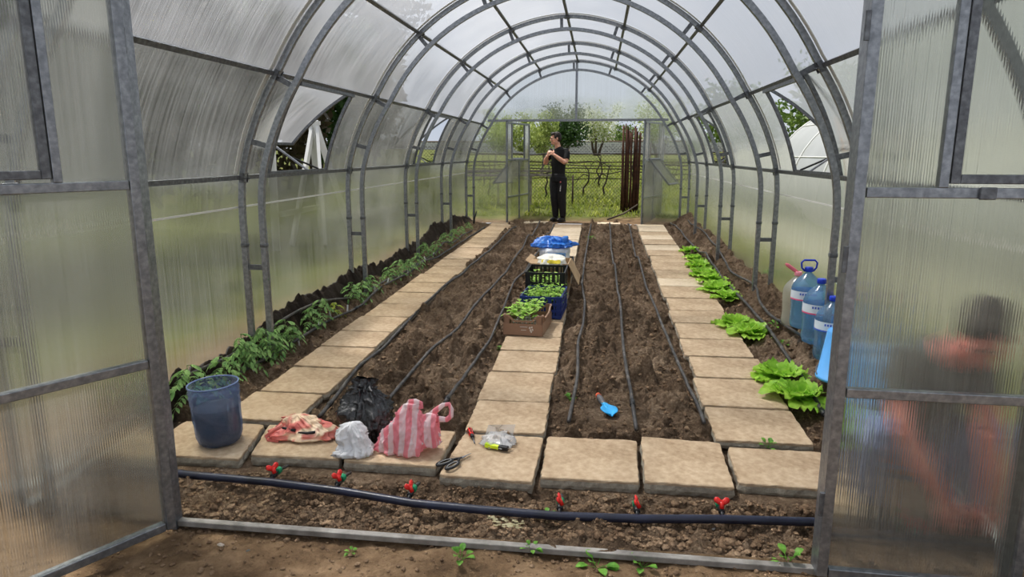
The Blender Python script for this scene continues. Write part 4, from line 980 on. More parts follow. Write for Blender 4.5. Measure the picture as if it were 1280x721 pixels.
# ------------------------------------------------------------------ crates on the middle path
def crate(loc, rz, W, D, Hh, mat, label, style, name='plastic_crate'):
    o = empty(name, loc, rz, label, 'crate'); t = .008
    bevel(MB().box(0, W, 0, D, .004, .016).build('base', mat, o), .002)
    for (x, y) in ((0, 0), (W, 0), (0, D), (W, D)):
        sx = 1 if x == 0 else -1; sy = 1 if y == 0 else -1; posts = MB()
        posts.box(min(x, x+sx*.045), max(x, x+sx*.045), min(y, y+sy*t), max(y, y+sy*t), 0, Hh); posts.box(min(x, x+sx*t), max(x, x+sx*t), min(y, y+sy*.045), max(y, y+sy*.045), 0, Hh)
        posts.build('corner_post', mat, o)
    def side(a, b, nm, dip):
        """wall of slats between two corners; dip lowers the rim in the middle"""
        a = Vector(a); b = Vector(b); mb = MB(); n = (b-a).length; d = (b-a)/n
        def P(u, z): return a+d*u+Vector((0, 0, z))
        zt = Hh-dip
        if style == 'brown':
            mb.bar(P(0, Hh*.30), P(n, Hh*.30), t, Hh*.56)
            rim = [(0, Hh-.008), (n*.12, Hh-.01), (n*.27, zt), (n*.73, zt), (n*.88, Hh-.01), (n, Hh-.008)]
            for (u0, z0), (u1, z1) in zip(rim[:-1], rim[1:]): mb.bar(P(u0, z0), P(u1, z1), t*1.6, .014)
            for u in np.linspace(.06, .94, 12): mb.bar(P(n*u, Hh*.55), P(n*u, float(np.interp(n*u, [r_[0] for r_ in rim], [r_[1] for r_ in rim]))), t*.8, .006, tuple(d))
        else:
            for z in ((.02, .1, Hh-.012) if style == 'low' else (.02, Hh*.36, Hh*.66, Hh-.012)): mb.bar(P(0, z), P(n, z), t*1.4, .02)
            k = 9 if n < .4 else 13
            for i in range(k):
                u = n*(i+.5)/k; mb.bar(P(u, .02), P(u, Hh-.02), t*.8, .014 if i % 3 else .03, tuple(d))
        mb.build(nm, mat, o)
    side((0, 0, 0), (W, 0, 0), 'end_panel', .05); side((0, D, 0), (W, D, 0), 'end_panel', .05)
    side((0, 0, 0), (0, D, 0), 'side_panel', .05); side((W, 0, 0), (W, D, 0), 'side_panel', .05)
    return o
M_brown = flat('brown_plastic', (152, 118, 95), .5); M_blue = flat('blue_crate_plastic', (26, 52, 122), .4)
def seedling(hgt, n, seed, L_=.035, mat=None):
    r = random.Random(seed); o = empty('seedling'); st = MB(); fo = MB()
    st.tube([(0, 0, 0), (.004, 0, hgt*.5), (.0, .004, hgt)], [.0025, .002, .0015], 5)
    for i in range(n):
        t = .45+.55*i/n; a = i*2.2+r.random(); el = r.uniform(.2, .9); d = Vector((math.cos(a)*math.cos(el), math.sin(a)*math.cos(el), math.sin(el))); b = Vector((0, 0, hgt*t))
        st.tube([b, b+d*L_*.5], .001, 4); leaflet(fo, b+d*L_*.45, d, L_*r.uniform(.9, 1.3), L_*.75, .5)
    st.build('stem', M_stem, o); fo.build('foliage', mat or M_seed, o); return o
def cups(loc, rz, pts, seeds, label, group, cuplab):
    ca, sa_ = math.cos(rz), math.sin(rz)
    pot = None
    for i, (u, v) in enumerate(pts):
        x = loc[0]+u*ca-v*sa_; y = loc[1]+u*sa_+v*ca
        if i < len(seeds): o = seeds[i]; o.location = (x, y, loc[2]+.07)
        else: o = dup(seeds[i % len(seeds)], (x, y, loc[2]+.07), RNG.rand()*6, None, RNG.uniform(.85, 1.15))
        tag(o, label, 'seedling', group)
    for i, (u, v) in enumerate(pts):
        x = loc[0]+u*ca-v*sa_; y = loc[1]+u*sa_+v*ca
        if pot is None:
            p = empty('seedling_pot', (x, y, loc[2]+.017)); pot = p
            MB().lathe([(.018, 0), (.024, .055), (.0255, .056), (.0235, .056), (.023, .045)], n=12, cap1=False).build('cup', M_white if 'white' in cuplab else M_black, p, True)
            MB().lathe([(.002, .05), (.0235, .05)], n=12, cap1=False, cap0=True).build('potting_soil', M_dark, p)
        else: p = dup(pot, (x, y, loc[2]+.017))
        tag(p, cuplab, 'pot', 'pots with ' + group)
c1 = (-.31, 5.31, zp(5.31)+.004); crate(c1, R(-5), .315, .47, .17, M_brown, 'brown plastic crate of seedlings, front of the line', 'brown')
g1 = [(.05+.072*i+(.02 if j % 2 else 0), .06+.085*j) for j in range(5) for i in range(3)]
cups(c1, R(-5), g1, [seedling(.115, 8, s, .06) for s in (1, 2, 3)], 'bright green leafy seedling growing in the brown crate', 'seedlings in the brown crate', 'small white seedling pot standing in the brown crate')
c2 = (-.235, 5.85, zp(5.85)+.004); crate(c2, R(-3), .36, .50, .20, M_blue, 'blue plastic crate of seedlings behind the brown crate', 'tall')
g2 = [(.05+.065*i, .06+.075*j) for j in range(6) for i in range(5)]
cups(c2, R(-3), g2, [seedling(.14, 9, s, .048) for s in (4, 5, 6)], 'green bushy seedling growing in the blue crate', 'seedlings in the blue crate', 'small black seedling pot standing in the blue crate')
c3 = (-.245, 6.38, zp(6.38)+.004); crate(c3, R(-1), .37, .46, .31, M_black, 'black plastic crate of seedlings behind the blue crate', 'tall')
g3 = [(.05+.068*i, .05+.075*j) for j in range(4) for i in range(5)]
cups(c3, R(-1), g3, [seedling(.175, 9, s, .05) for s in (7, 8, 9)], 'tall green seedling growing in the black crate', 'seedlings in the black crate', 'small black seedling pot standing in the black crate')
# print on the brown crate: two text lines and a leaf emblem
pr_ = MB()
for k in range(9): pr_.box(.135+k*.007, .135+k*.007+.005, -.007, -.0055, .072, .078)
for k in range(6): pr_.box(.145+k*.007, .145+k*.007+.005, -.007, -.0055, .046, .052)
for (u, z, a) in ((.215, .07, .6), (.232, .075, 2.2), (.222, .052, 1.2), (.238, .055, .3), (.228, .038, 1.6)):
    P = [(u+.011*math.cos(a+t)*(1 if k % 2 else .55), -.0062, z+.011*math.sin(a+t)*(1 if k % 2 else .55)) for k, t in enumerate(np.linspace(0, 2*PI, 7)[:-1])]; pr_.add(P, [tuple(range(6))])
br = [o for o in bpy.data.objects if o.name.startswith('plastic_crate')][0]
pr_.build('printed_mark', flat('white_print', (220, 214, 206), .6), br)
# cardboard box
M_card = pmat('cardboard', [(.3, S(168, 138, 104)), (.7, S(198, 170, 134))], 6, .85, 0, .001, 60)
cb = empty('cardboard_box', (-.255, 6.90, zp(6.9)+.002), R(-2), 'open cardboard box with splayed flaps behind the black crate', 'box')
W, D, Hh = .39, .44, .30
mb = MB(); mb.box(0, W, 0, .006, 0, Hh); mb.box(0, W, D-.006, D, 0, Hh); mb.box(0, .006, .006, D-.006, 0, Hh); mb.box(W-.006, W, .006, D-.006, 0, Hh); mb.box(.006, W-.006, .006, D-.006, 0, .006)
mb.build('box_body', M_card, cb)
def flap(pts, nm='flap'):
    mb = MB(); mb.add(pts, [(0, 1, 2, 3)]); o = mb.build(nm, M_card, cb); md = o.modifiers.new('s', 'SOLIDIFY'); md.thickness = .005; return o
flap([(0, .0, Hh), (W*.55, .0, Hh), (W*.5, .09, Hh+.035), (-.01, .08, Hh+.03)])
flap([(0, D, Hh), (0, 0, Hh), (-.05, .0, Hh+.03), (-.05, D, Hh+.03)])
flap([(W, 0, Hh), (W, D, Hh), (W+.1, D+.01, Hh-.19), (W+.11, -.01, Hh-.21)])
# seed sack in the box
M_sack = pmat('white_sack', [(.3, S(226, 222, 206)), (.7, S(244, 242, 232))], 6, .5, 0, .004, 26)
sk = empty('seed_sack', (-.04, 7.02, zp(7)+.245), R(6), 'white and yellow sack lying in the open cardboard box', 'sack')
lv = [(.0, 0, 0, .13, .13), (.02, 0, 0, .145, .15), (.06, 0, 0, .15, .155), (.10, 0, .0, .13, .13), (.125, .0, .02, .07, .07), (.132, 0, .02, .02, .02)]
MB().rings(bag_rings(dense(lv, 5), 112, .012, 17, 8), True, True).build('sack_body', M_sack, sk, True)
yl = MB()
NY = 14
for j in range(NY+1):
    x = -.115+.2*j/NY
    for k, (yy, zz) in enumerate(((-.160, .06), (-.155, .082), (-.142, .101))): yl.v.append((x, yy+.12*(x/.15)**2*.3, zz))
for j in range(NY):
    for k in range(2): yl.f.append((j*3+k, (j+1)*3+k, (j+1)*3+k+1, j*3+k+1))
yo = yl.build('yellow_band', flat('yellow_print', (246, 222, 60), .5), sk, True)
sw_ = yo.modifiers.new('wrap', 'SHRINKWRAP'); sw_.target = [c for c in sk.children if c.name.startswith('sack_body')][0]; sw_.offset = .003
# white-blue sack in a black crate, blue bag on top
c4 = (-.27, 7.5, zp(7.5)+.004); crate(c4, R(-3), .40, .52, .20, M_black, 'black plastic crate behind the cardboard box, holding a box', 'tall')
bb = empty('white_box', (-.235, 7.52, zp(7.5)+.03), R(-3), 'white and blue printed packet under the blue bag', 'packet')
lv = [(.0, .17, .21, .15, .2), (.05, .17, .21, .165, .215), (.2, .17, .21, .168, .215), (.30, .17, .21, .165, .21), (.325, .17, .21, .14, .18)]
MB().rings(bag_rings(dense(lv, 4), 96, .006, 23, 6), True, True).build('packet_body', pmat('packet_white', [(.3, S(214, 220, 228)), (.7, S(238, 240, 242))], 5, .45), bb, True)
pb = MB(); pb.box(.12, .32, -.012, -.006, .235, .285); pb.build('blue_band', flat('packet_blue', (120, 170, 226), .45), bb)
pb = MB(); pb.box(.0, .10, -.01, -.004, .03, .16); pb.build('blue_corner', flat('packet_blue2', (64, 140, 222), .45), bb)
pb = MB()
for (a, b_) in ((.16, .205), (.225, .265), (.28, .305)):
    for k in range(4): pb.box(a+(b_-a)*k/4, a+(b_-a)*(k+.7)/4, -.0145, -.0125, .25, .266)
pb.build('printed_text', M_black, bb)
M_bluebag = filmmat('blue_film', [(.3, S(34, 112, 214)), (.7, S(64, 150, 240))], .08, .25, trl=.25, bump=.005)
bg_ = empty('blue_bag', (-.06, 7.72, zp(7.7)+.352), R(-6), 'crumpled bright blue plastic bag draped over the packet', 'plastic bag')
lv = [(.002, 0, 0, .19, .17), (.012, 0, 0, .215, .19), (.045, 0, 0, .2, .17), (.075, -.02, .0, .15, .12), (.1, -.03, .0, .1, .08), (.118, -.03, 0, .05, .04), (.124, -.03, 0, .01, .01)]
MB().rings(bag_rings(dense(lv, 6), 144, .026, 41, 11), True, True).build('bag_body', M_bluebag, bg_, True)
mb = MB().tube([(.1, -.06, .06), (.14, -.06, .1), (.165, -.05, .125)], [.05, .04, .012], 10); mb.build('bag_tail', M_bluebag, bg_, True)

# ------------------------------------------------------------------ water jugs by the wall
def pet(name, tint, clear): return filmmat(name, [(.3, S(*tint)), (.7, S(*[min(255, c+14) for c in tint]))], clear, .08, trl=.5, scale=4)
M_pet_b = pet('blue_pet', (166, 210, 240), .76); M_pet_c = pet('clear_pet', (214, 212, 200), .5)
M_cap = flat('blue_cap', (24, 58, 190), .35); M_lab = flat('jug_label', (222, 232, 244), .4); M_lab2 = flat('jug_label_pink', (232, 92, 140), .4); M_lab3 = flat('jug_label_blue', (52, 92, 196), .4)
def water_jug(loc, s, label, mat, capm, handle, lab):
    o = empty('water_jug', loc, 0, label, 'water jug', 'large water jugs beside the wall')
    pr = [(.02, .004), (.06, .0), (.078, .008), (.084, .03)]
    for i in range(14): pr.append((.084+.002*(i % 2)-.003*math.sin(i/13*PI), .035+i*.0095))
    pr += [(.086, .172), (.086, .225), (.085, .24), (.078, .262), (.062, .285), (.042, .305), (.026, .32), (.018, .328), (.018, .34)]
    MB().lathe(pr, n=40, cap1=True, mod=lambda a, z: 1+.012*math.cos(8*a)*(1 if .24 < z < .32 else 0)+.03*max(0, math.cos(5*a))*(z < .02)).build('body', mat, o, True)
    MB().lathe([(.0225, .334), (.0235, .336), (.0235, .356), (.021, .36), (.003, .36)], n=24, mod=lambda a, z: 1+.02*math.cos(16*a)).build('cap', capm, o, True)
    if handle: MB().tube([(-.022, 0, .335), (-.04, 0, .355), (-.044, 0, .385), (-.03, 0, .40), (.03, 0, .40), (.044, 0, .385), (.04, 0, .355), (.022, 0, .335)], .0055, 8).build('handle', capm, o, True)
    if lab:
        lo = MB().lathe([(.0875, .175), (.0875, .226)], n=40, cap0=False, cap1=False).build('label_band', M_lab, o, True)
        MB().lathe([(.0878, .172), (.0878, .180)], n=40, cap0=False, cap1=False).build('label_edge', M_lab2 if lab == 1 else M_lab3, lo, True)
        t_ = MB()
        for k in range(7):
            a0 = -2.3+k*.16; 
            for zz in ((.205, .217),): 
                P = [(.0884*math.cos(a), .0884*math.sin(a), z) for a, z in ((a0, zz[0]), (a0+.1, zz[0]), (a0+.1, zz[1]), (a0, zz[1]))]; t_.add(P, [(0, 1, 2, 3)])
        t_.build('label_text', M_lab3, lo)
    o.scale = (s,)*3; return o
def jz_(x, y): return hsmax(x, y, .05)-.004
WJ = [((1.915, 5.60), 1.0, 'clear water jug with pink handle tie, at back of the jugs', M_pet_c, flat('pink_cap', (240, 150, 166), .4), False, 0),
      ((1.88, 5.28), 1.06, 'blue water jug with tall loop handle and pink-edged label', M_pet_b, M_cap, True, 1),
      ((1.90, 5.07), 1.06, 'blue water jug without handle in front of handled one', M_pet_b, M_cap, False, 1),
      ((1.93, 4.87), 1.0, 'blue water jug half hidden behind the blue bucket', M_pet_b, M_cap, False, 2)]
for (x, y), s, lab, m1, m2, hd_, lb in WJ:
    qx, qy, x = {0: (993, 401, 1.965), 1: (1005, 409, 1.955), 2: (1021, 421, 1.95), 3: (1037, 432, 1.95)}[WJ.index(((x, y), s, lab, m1, m2, hd_, lb))]
    w_ = ray(qx, qy); y = (x-CAM[0])*w_[1]/w_[0]; o = water_jug((x, y, jz_(x, y)), s*1.18, lab, m1, m2, hd_, lb)
    if not lb:
        MB().tube([(0, 0, .35), (-.03, 0, .372), (-.07, 0, .40), (-.085, 0, .41)], [.01, .012, .012, .006], 8, sx=.6).build('handle_tie', flat('pink_tie', (238, 120, 140), .5), o, True)
w_ = ray(1058, 432); bx_ = 1.93; by_ = (bx_-CAM[0])*w_[1]/w_[0]
bk = empty('bucket', (bx_, by_, jz_(bx_, by_)), 0, 'light blue plastic bucket standing upside down beside the jugs, partly behind door post', 'bucket')
mb = MB().lathe([(.15, 0), (.158, .0), (.158, .018), (.15, .02), (.112, .29), (.106, .3), (.02, .3), (.02, .296), (.104, .294), (.145, .02)], n=40, cap0=False, cap1=False)
mb.build('pail', flat('light_blue_plastic', (98, 176, 244), .4), bk, True)
MB().tube([(.155*math.cos(a), .155*math.sin(a), .02+.05*math.sin(a)) for a in np.linspace(0, PI, 20)], .004, 6).build('bail_handle', M_steel2, bk, True)
# wooden stick leaning outside by the vent and green post
x0, z0 = at_y(1054, 215, 4.3)

# ------------------------------------------------------------------ people
M_skin = pmat('skin', [(.3, S(206, 150, 124)), (.7, S(226, 174, 148))], 10, .5, sss=.15)
M_skin2 = pmat('flushed_skin', [(.3, S(222, 132, 120)), (.7, S(238, 154, 142))], 10, .5, sss=.15)
M_hair = pmat('dark_hair', [(.3, S(24, 18, 15)), (.7, S(48, 36, 30))], 60, .6, 0, .004, 160)
M_tee = pmat('black_cotton', [(.3, S(10, 10, 11)), (.7, S(20, 20, 22))], 8, .8, 0, .006, 18)
M_trk = pmat('black_trousers', [(.3, S(13, 13, 15)), (.7, S(25, 25, 28))], 8, .75, 0, .008, 14)
def rotz(a): return Matrix.Rotation(a, 3, 'Z')
def hand(mb, wrist, d, n, thumb_side, curl=1.0, s=1.):
    """palm, four unequal curled fingers and a thumb from the side of the palm; d points to the fingertips, n is the palm side"""
    w_, d, n = Vector(wrist), Vector(d).normalized(), Vector(n); n = (n-d*n.dot(d)).normalized(); x = d.cross(n).normalized()*thumb_side
    M = Matrix((x, d, n)).transposed()
    mb.ell(w_+d*.045*s, (.04*s, .052*s, .017*s), 12, 8, M)
    for k, (off, ln) in enumerate(((.028, .068), (.01, .077), (-.009, .072), (-.027, .056))):
        p = w_+d*.08*s+x*off*s; pts_ = [w_+d*.05*s+x*off*.8*s, p]; a = 0
        for seg in (.42, .33, .25):
            a += .55*curl; p = p+(d*math.cos(a)+n*math.sin(a))*ln*seg*s; pts_.append(p)
        mb.tube(pts_, [.010*s, .0095*s, .0088*s, .0082*s, .0068*s], 8)
    p0 = w_+d*.02*s+x*.03*s; p1 = p0+(x*.8+d*.6+n*.15).normalized()*.034*s; p2 = p1+(d*.9+n*.5+x*.2).normalized()*.03*s; p3 = p2+(d*.6+n*.8).normalized()*.022*s
    mb.tube([p0, p1, p2, p3], [.014*s, .0115*s, .010*s, .0075*s], 8)
def head_shapes(mb, c, Mr):
    """a face looking along -y before Mr turns it"""
    c = Vector(c)
    def E(p, r): mb.ell(c+Mr @ Vector(p), r, 16, 11, Mr)
    E((0, .012, .03), (.075, .093, .088)); E((0, -.02, -.02), (.063, .07, .085)); E((0, -.045, -.075), (.043, .042, .038)); E((0, -.072, -.088), (.022, .018, .018))
    E((0, -.078, .022), (.052, .018, .016))
    for s in (-1, 1): E((s*.04, -.062, -.028), (.024, .022, .024)); E((s*.077, .012, -.005), (.011, .02, .031)); E((s*.05, .0, -.07), (.02, .04, .03))
    mb.tube([c+Mr @ Vector(p) for p in ((0, -.083, .018), (0, -.098, -.012), (0, -.108, -.032))], [.009, .011, .013], 8)
    for s in (-1, 1): E((s*.012, -.098, -.034), (.009, .01, .008))
    E((0, -.088, -.058), (.023, .009, .006)); E((0, -.086, -.069), (.02, .009, .007))
def face_parts(par, c, Mr):
    c = Vector(c)
    for s in (-1, 1):
        MB().ell(c+Mr @ Vector((s*.032, -.079, .004)), (.013, .008, .0075), 10, 7, Mr).build('eye', M_white, par, True)
        MB().ell(c+Mr @ Vector((s*.032, -.085, .004)), (.006, .004, .006), 8, 6, Mr).build('iris', M_black, par, True)
        MB().tube([c+Mr @ Vector(p) for p in ((s*.015, -.094, .023), (s*.034, -.093, .028), (s*.054, -.08, .022))], [.004, .005, .003], 6).build('eyebrow', M_hair, par, True)
    MB().tube([c+Mr @ Vector(p) for p in ((-.023, -.09, -.063), (0, -.0985, -.0635), (.023, -.09, -.063))], [.002, .0035, .002], 6).build('mouth', flat('lips', (176, 96, 88), .5), par, True)
def hair_shapes(mb, c, Mr, full=1.):
    c = Vector(c)
    def E(p, r): mb.ell(c+Mr @ Vector(p), r, 16, 11, Mr)
    E((0, .026, .055), (.081, .092, .078)); E((0, .055, .012), (.077, .066, .085)); E((0, -.03, .098), (.06, .055, .03)); E((0, -.062, .085), (.05, .028, .022))
    for s in (-1, 1): E((s*.066, .0, .035), (.016, .045, .04))
MX, MY = -.34, 13.32
man = empty('person', (MX, MY, zg(MX, MY)), 0, 'person in black t-shirt and black trousers, hands at collar, looking aside in the far doorway', 'person'); man.scale = (.985,)*3; man.rotation_euler = (0, 0, R(-28))
Hc = (-.065, -.02, 1.60); Hm = rotz(R(-44)) @ Matrix.Rotation(R(4), 3, 'X')
mb = MB(); head_shapes(mb, Hc, Hm)
mb.tube([(-.02, .02, 1.36), (-.03, .015, 1.45), (-.05, .0, 1.53)], [.068, .058, .056], 14)
tt = MB().tube([(0, .0, .82), (0, .0, .98), (0, .0, 1.15), (0, .01, 1.30), (-.005, .015, 1.39)], [.125, .12, .132, .14, .095], 16); mb.add([(x, y*.68, z) for x, y, z in tt.v], tt.f)
mb.tube([(-.165, .02, 1.375), (-.2, -.05, 1.25), (-.235, -.11, 1.125)], [.055, .05, .04], 12)
mb.tube([(-.235, -.11, 1.125), (-.19, -.165, 1.20), (-.125, -.205, 1.275)], [.043, .042, .028], 12)
mb.tube([(.165, .03, 1.375), (.195, -.02, 1.26), (.205, -.08, 1.14)], [.056, .052, .042], 12)
mb.tube([(.205, -.08, 1.14), (.11, -.15, 1.215), (.005, -.195, 1.30)], [.045, .043, .028], 12)
hand(mb, (-.125, -.205, 1.275), (.35, -.1, .8), (.5, .8, .1), -1, 1.4, 1.)
hand(mb, (.005, -.195, 1.30), (-.75, -.1, .5), (-.1, .8, -.5), -1, 1.4, 1.)
for s, kx, fx in ((-1, -.075, -.065), (1, .095, .10)):
    mb.tube([(s*.085, .0, .86), (kx, -.02, .49), (fx, .02, .1)], [.085, .06, .042], 12); mb.ell((fx, -.05, .045), (.042, .11, .035))
body = fuse(mb.build('body', M_skin, man, True), .006, 5, .5)
face_parts(man, Hc, Hm)
hb = MB(); hair_shapes(hb, Hc, Hm); fuse(hb.build('hair', M_hair, man, True), .006, 3, .4)
tb = MB(); tb.tube([(0, 0, .86), (0, 0, .96), (0, .0, 1.12), (0, .005, 1.27), (0, .012, 1.38), (-.02, .012, 1.425)], [.142, .138, .150, .163, .135, .070], 20)
tb.v = [(x, y*.76, z) for x, y, z in tb.v]
tb.tube([(-.14, .015, 1.385), (-.19, -.02, 1.32), (-.222, -.075, 1.205)], [.068, .068, .062], 14); tb.tube([(.14, .02, 1.385), (.18, .0, 1.315), (.20, -.045, 1.205)], [.068, .068, .063], 14)
fuse(tb.build('t_shirt', M_tee, man, True), .009, 3, .4)
pb = MB(); pb.tube([(0, 0, .93), (0, 0, .86), (0, 0, .78)], [.138, .148, .142], 18); pb.v = [(x, y*.85, z) for x, y, z in pb.v]
for s, kx, fx in ((-1, -.075, -.065), (1, .095, .10)):
    pb.tube([(s*.08, .0, .86), (s*.09, -.005, .70), (kx, -.02, .49), ((kx+fx)/2, .01, .28), (fx, .02, .12), (fx, .02, .085)], [.10, .098, .083, .074, .062, .05], 14)
fuse(pb.build('trousers', M_trk, man, True), .009, 3, .4)
for fx in (-.065, .10):
    sb = MB(); sb.ell((fx, -.06, .045), (.05, .125, .042)); sb.ell((fx, .03, .06), (.046, .06, .055)); sb.box(fx-.045, fx+.045, -.16, .07, .004, .022)
    fuse(sb.build('shoe', M_black, man, True), .007, 3, .4)
lg = MB()
for k in range(7): lg.box(.102, .120, -.116+.004*k, -.108+.004*k, .60+.0215*k, .60+.0215*k+.015)
lg.build('trouser_print', M_white, man)
MB().ell((.112, -.105, .775), (.016, .008, .016)).build('trouser_emblem', flat('print_red', (206, 96, 96), .6), man, True)

CX, CY = 1.78, 2.97
wm = empty('person', (CX, CY, hz(CX, CY)), 0, 'person crouching behind the folded door leaf, hands on the supply pipe', 'person')
Hc = (.085, -.225, .865); Hm = rotz(R(-28)) @ Matrix.Rotation(R(38), 3, 'X')
mb = MB(); head_shapes(mb, Hc, Hm)
mb.tube([(.02, -.07, .74), (.06, -.16, .81)], [.065, .055], 12)
mb.tube([(0, .22, .26), (0, .16, .42), (.01, .05, .60), (.02, -.04, .72)], [.15, .15, .16, .11], 16)
for s in (-1, 1):
    mb.tube([(s*.16, -.04, .73), (s*.165, -.13, .62), (s*.155-.005, -.215, .49)], [.052, .048, .040], 12)
mb.tube([(-.16, -.215, .49), (-.08, -.24, .34), (.03, -.215, .185)], [.042, .043, .029], 12)
mb.tube([(.15, -.215, .49), (.18, -.23, .34), (.185, -.215, .19)], [.042, .043, .029], 12)
hand(mb, (.03, -.215, .185), (.25, .0, -.9), (.1, 1, .1), 1, .8, 1.05)
hand(mb, (.185, -.215, .19), (-.05, .02, -.9), (0, 1, .1), -1, .8, 1.05)
for s in (-1, 1):
    kx = s*.24 if s > 0 else -.22
    mb.tube([(s*.09, .2, .25), (kx*.7, .05, .37), (kx, -.10, .43)], [.085, .075, .06], 12); mb.tube([(kx, -.10, .43), (kx*.9, .02, .25), (kx*.8, .1, .08)], [.06, .055, .042], 12); mb.ell((kx*.8, .02, .04), (.042, .11, .035))
fuse(mb.build('body', M_skin2, wm, True), .006, 5, .5)
face_parts(wm, Hc, Hm)
hb = MB(); hair_shapes(hb, Hc, Hm); hb.ell(Vector(Hc)+Hm @ Vector((0, .07, .03)), (.085, .075, .10), 14, 9, Hm); hb.tube([Vector(Hc)+Hm @ Vector(p) for p in ((0, .1, .0), (0, .12, -.05), (0, .11, -.10))], [.04, .036, .015], 10)
fuse(hb.build('hair', M_hair, wm, True), .007, 3, .4)
tb = MB(); tb.tube([(0, .235, .30), (0, .17, .44), (.01, .055, .61), (.015, -.03, .72), (.03, -.075, .775)], [.165, .17, .182, .135, .072], 18)
for s in (-1, 1): tb.tube([(s*.13, -.03, .74), (s*.17, -.09, .67), (s*.168, -.155, .585)], [.072, .07, .062], 12)
fuse(tb.build('t_shirt', flat('grey_green_shirt', (84, 88, 84), .85), wm, True), .009, 3, .4)
pb = MB(); pb.tube([(0, .26, .2), (0, .235, .30), (0, .2, .4)], [.13, .165, .15], 16)
for s in (-1, 1):
    kx = s*.24 if s > 0 else -.22
    pb.tube([(s*.09, .2, .26), (kx*.7, .05, .375), (kx, -.10, .435), (kx, -.125, .41)], [.10, .092, .078, .05], 14); pb.tube([(kx, -.10, .43), (kx*.9, .02, .25), (kx*.8, .1, .10)], [.076, .07, .056], 12)
fuse(pb.build('jeans', pmat('blue_denim', [(.3, S(112, 132, 186)), (.7, S(160, 178, 220))], 14, .8), wm, True), .009, 3, .4)
for s in (-1, 1):
    kx = s*.24 if s > 0 else -.22; sb = MB(); sb.ell((kx*.8, .02, .045), (.05, .125, .042)); sb.ell((kx*.8, .1, .06), (.046, .05, .055)); fuse(sb.build('shoe', M_black, wm, True), .008, 3, .4)

# ------------------------------------------------------------------ beyond the far doorway
M_rust = pmat('rusty_iron', [(.3, S(52, 34, 26)), (.55, S(84, 54, 40)), (.75, S(112, 74, 54))], 14, .85, .2, .001, 80)
rd = None
RX = np.linspace(.90, 1.24, 18)
for i, x in enumerate(RX):
    r_ = .013+.009*RNG.rand(); h_ = 1.55+.22*RNG.rand(); tx_, ty_ = RNG.normal(0, .03), RNG.uniform(-.05, .05); y = 14.25+.14*RNG.rand()
    z = zg(x, y)-.03; mb = MB()
    path = [(0, 0, 0), (tx_*.4, ty_*.4, h_*.35), (tx_*.6+RNG.normal(0, .006), ty_*.8, h_*.7), (tx_, ty_, h_)]; mb.tube(path, r_, 7)
    o = mb.build('iron_rod', M_rust, None, True); o.location = (x, y, z); tag(o, 'rusty iron rod in the upright bundle beyond the far doorway', 'iron rod', 'rusty rods standing beyond the far doorway')
x0, y0 = .63, 13.5
tag(MB().tube([(.62, 13.5, zg(.62, 13.5)+.03), (.95, 13.8, .36), (1.22, 14.05, .52)], [.02, .018, .014], 8).build('stick', M_bark, None, True), 'grey wooden stick leaning at the foot of rusty rods', 'stick')
# wire fence
fn = empty('wire_fence', (0, 14.9, zg(0, 14.9)), 0, 'diamond mesh wire fence with thin posts behind the man', 'fence')
mb = MB(); x0, x1, hh = -3.4, 4.2, 1.25; st_ = .075
for sg in (-1, 1):
    u = x0-hh
    while u < x1+hh:
        a = (u, 0); b_ = (u+hh*sg, hh)
        pa, pb_ = list(a), list(b_)
        t0, t1 = 0., 1.
        dx = b_[0]-a[0]
        for lim, low in ((x0, True), (x1, False)):
            tt = (lim-a[0])/dx
            if (dx > 0) == low: t0 = max(t0, tt)
            else: t1 = min(t1, tt)
        if t1 > t0: mb.bar((a[0]+dx*t0, .003*sg, hh*t0), (a[0]+dx*t1, .003*sg, hh*t1), .0045, .0045, (0, 1, 0))
        u += st_
mb.build('wire_mesh', M_bark, fn)
for x in (-2.9, -1.45, -.12, 1.5, 3.0): MB().tube([(x, .02, -.1), (x, .02, .62 if abs(x+.12) < .1 else 1.3)], .02, 8).build('post', M_bark, fn, True)
# wooden rail seat outside
rs = empty('wooden_rail', (-2.0, 14.6, zg(-2., 14.6)), 0, 'low double wooden rail on posts behind the open far door leaf', 'rail')
for yy, zz in ((0, .66), (.35, .74)): MB().bar((-.45, yy, zz), (1.62, yy, zz), .05, .045).build('beam', M_palebark, rs)
for x in (-.42, .3, 1.0, 1.58): MB().bar((x, .0, -.1), (x, .0, .66), .04, .04).build('post', M_palebark, rs)
# vine trellises
def vine_row(y, x0, x1, wires, label, n):
    o = empty('vine_trellis', ((x0+x1)/2, y, zg((x0+x1)/2, y)), 0, label, 'vine row'); g0 = zg((x0+x1)/2, y); cx = (x0+x1)/2
    for z in wires:
        pts_ = [(x-cx, RNG.normal(0, .02), z+RNG.normal(0, .018)) for x in np.linspace(x0, x1, 22)]; MB().tube(pts_, .011+.006*RNG.rand(), 6).build('cane', M_bark2, o, True)
    for i in range(n):
        x = lerp(x0, x1, (i+.5)/n)-cx+RNG.normal(0, .12); p = [Vector((x, 0, -.05))]
        for k in range(6): p.append(p[-1]+Vector((RNG.normal(0, .05), RNG.normal(0, .03), wires[-1]/6+.012)))
        MB().tube(p, [.026, .024, .021, .018, .016, .013, .009], 7).build('vine_trunk', M_bark2, o, True)
        a = p[4]; s = random.choice((-1, 1)); MB().tube([a, a+Vector((s*.12, 0, .05)), a+Vector((s*.24, 0, -.04)), a+Vector((s*.3, 0, -.16))], [.015, .013, .011, .007], 6).build('vine_arm', M_bark2, o, True)
M_bark2 = pmat('dark_vine_bark', [(.3, S(40, 34, 30)), (.7, S(74, 64, 56))], 12, .9, 0, .008, 40)
vine_row(15.9, -3.4, 3.2, (.42, .55, .72), 'nearest row of bare dark vines trained on wires', 7)
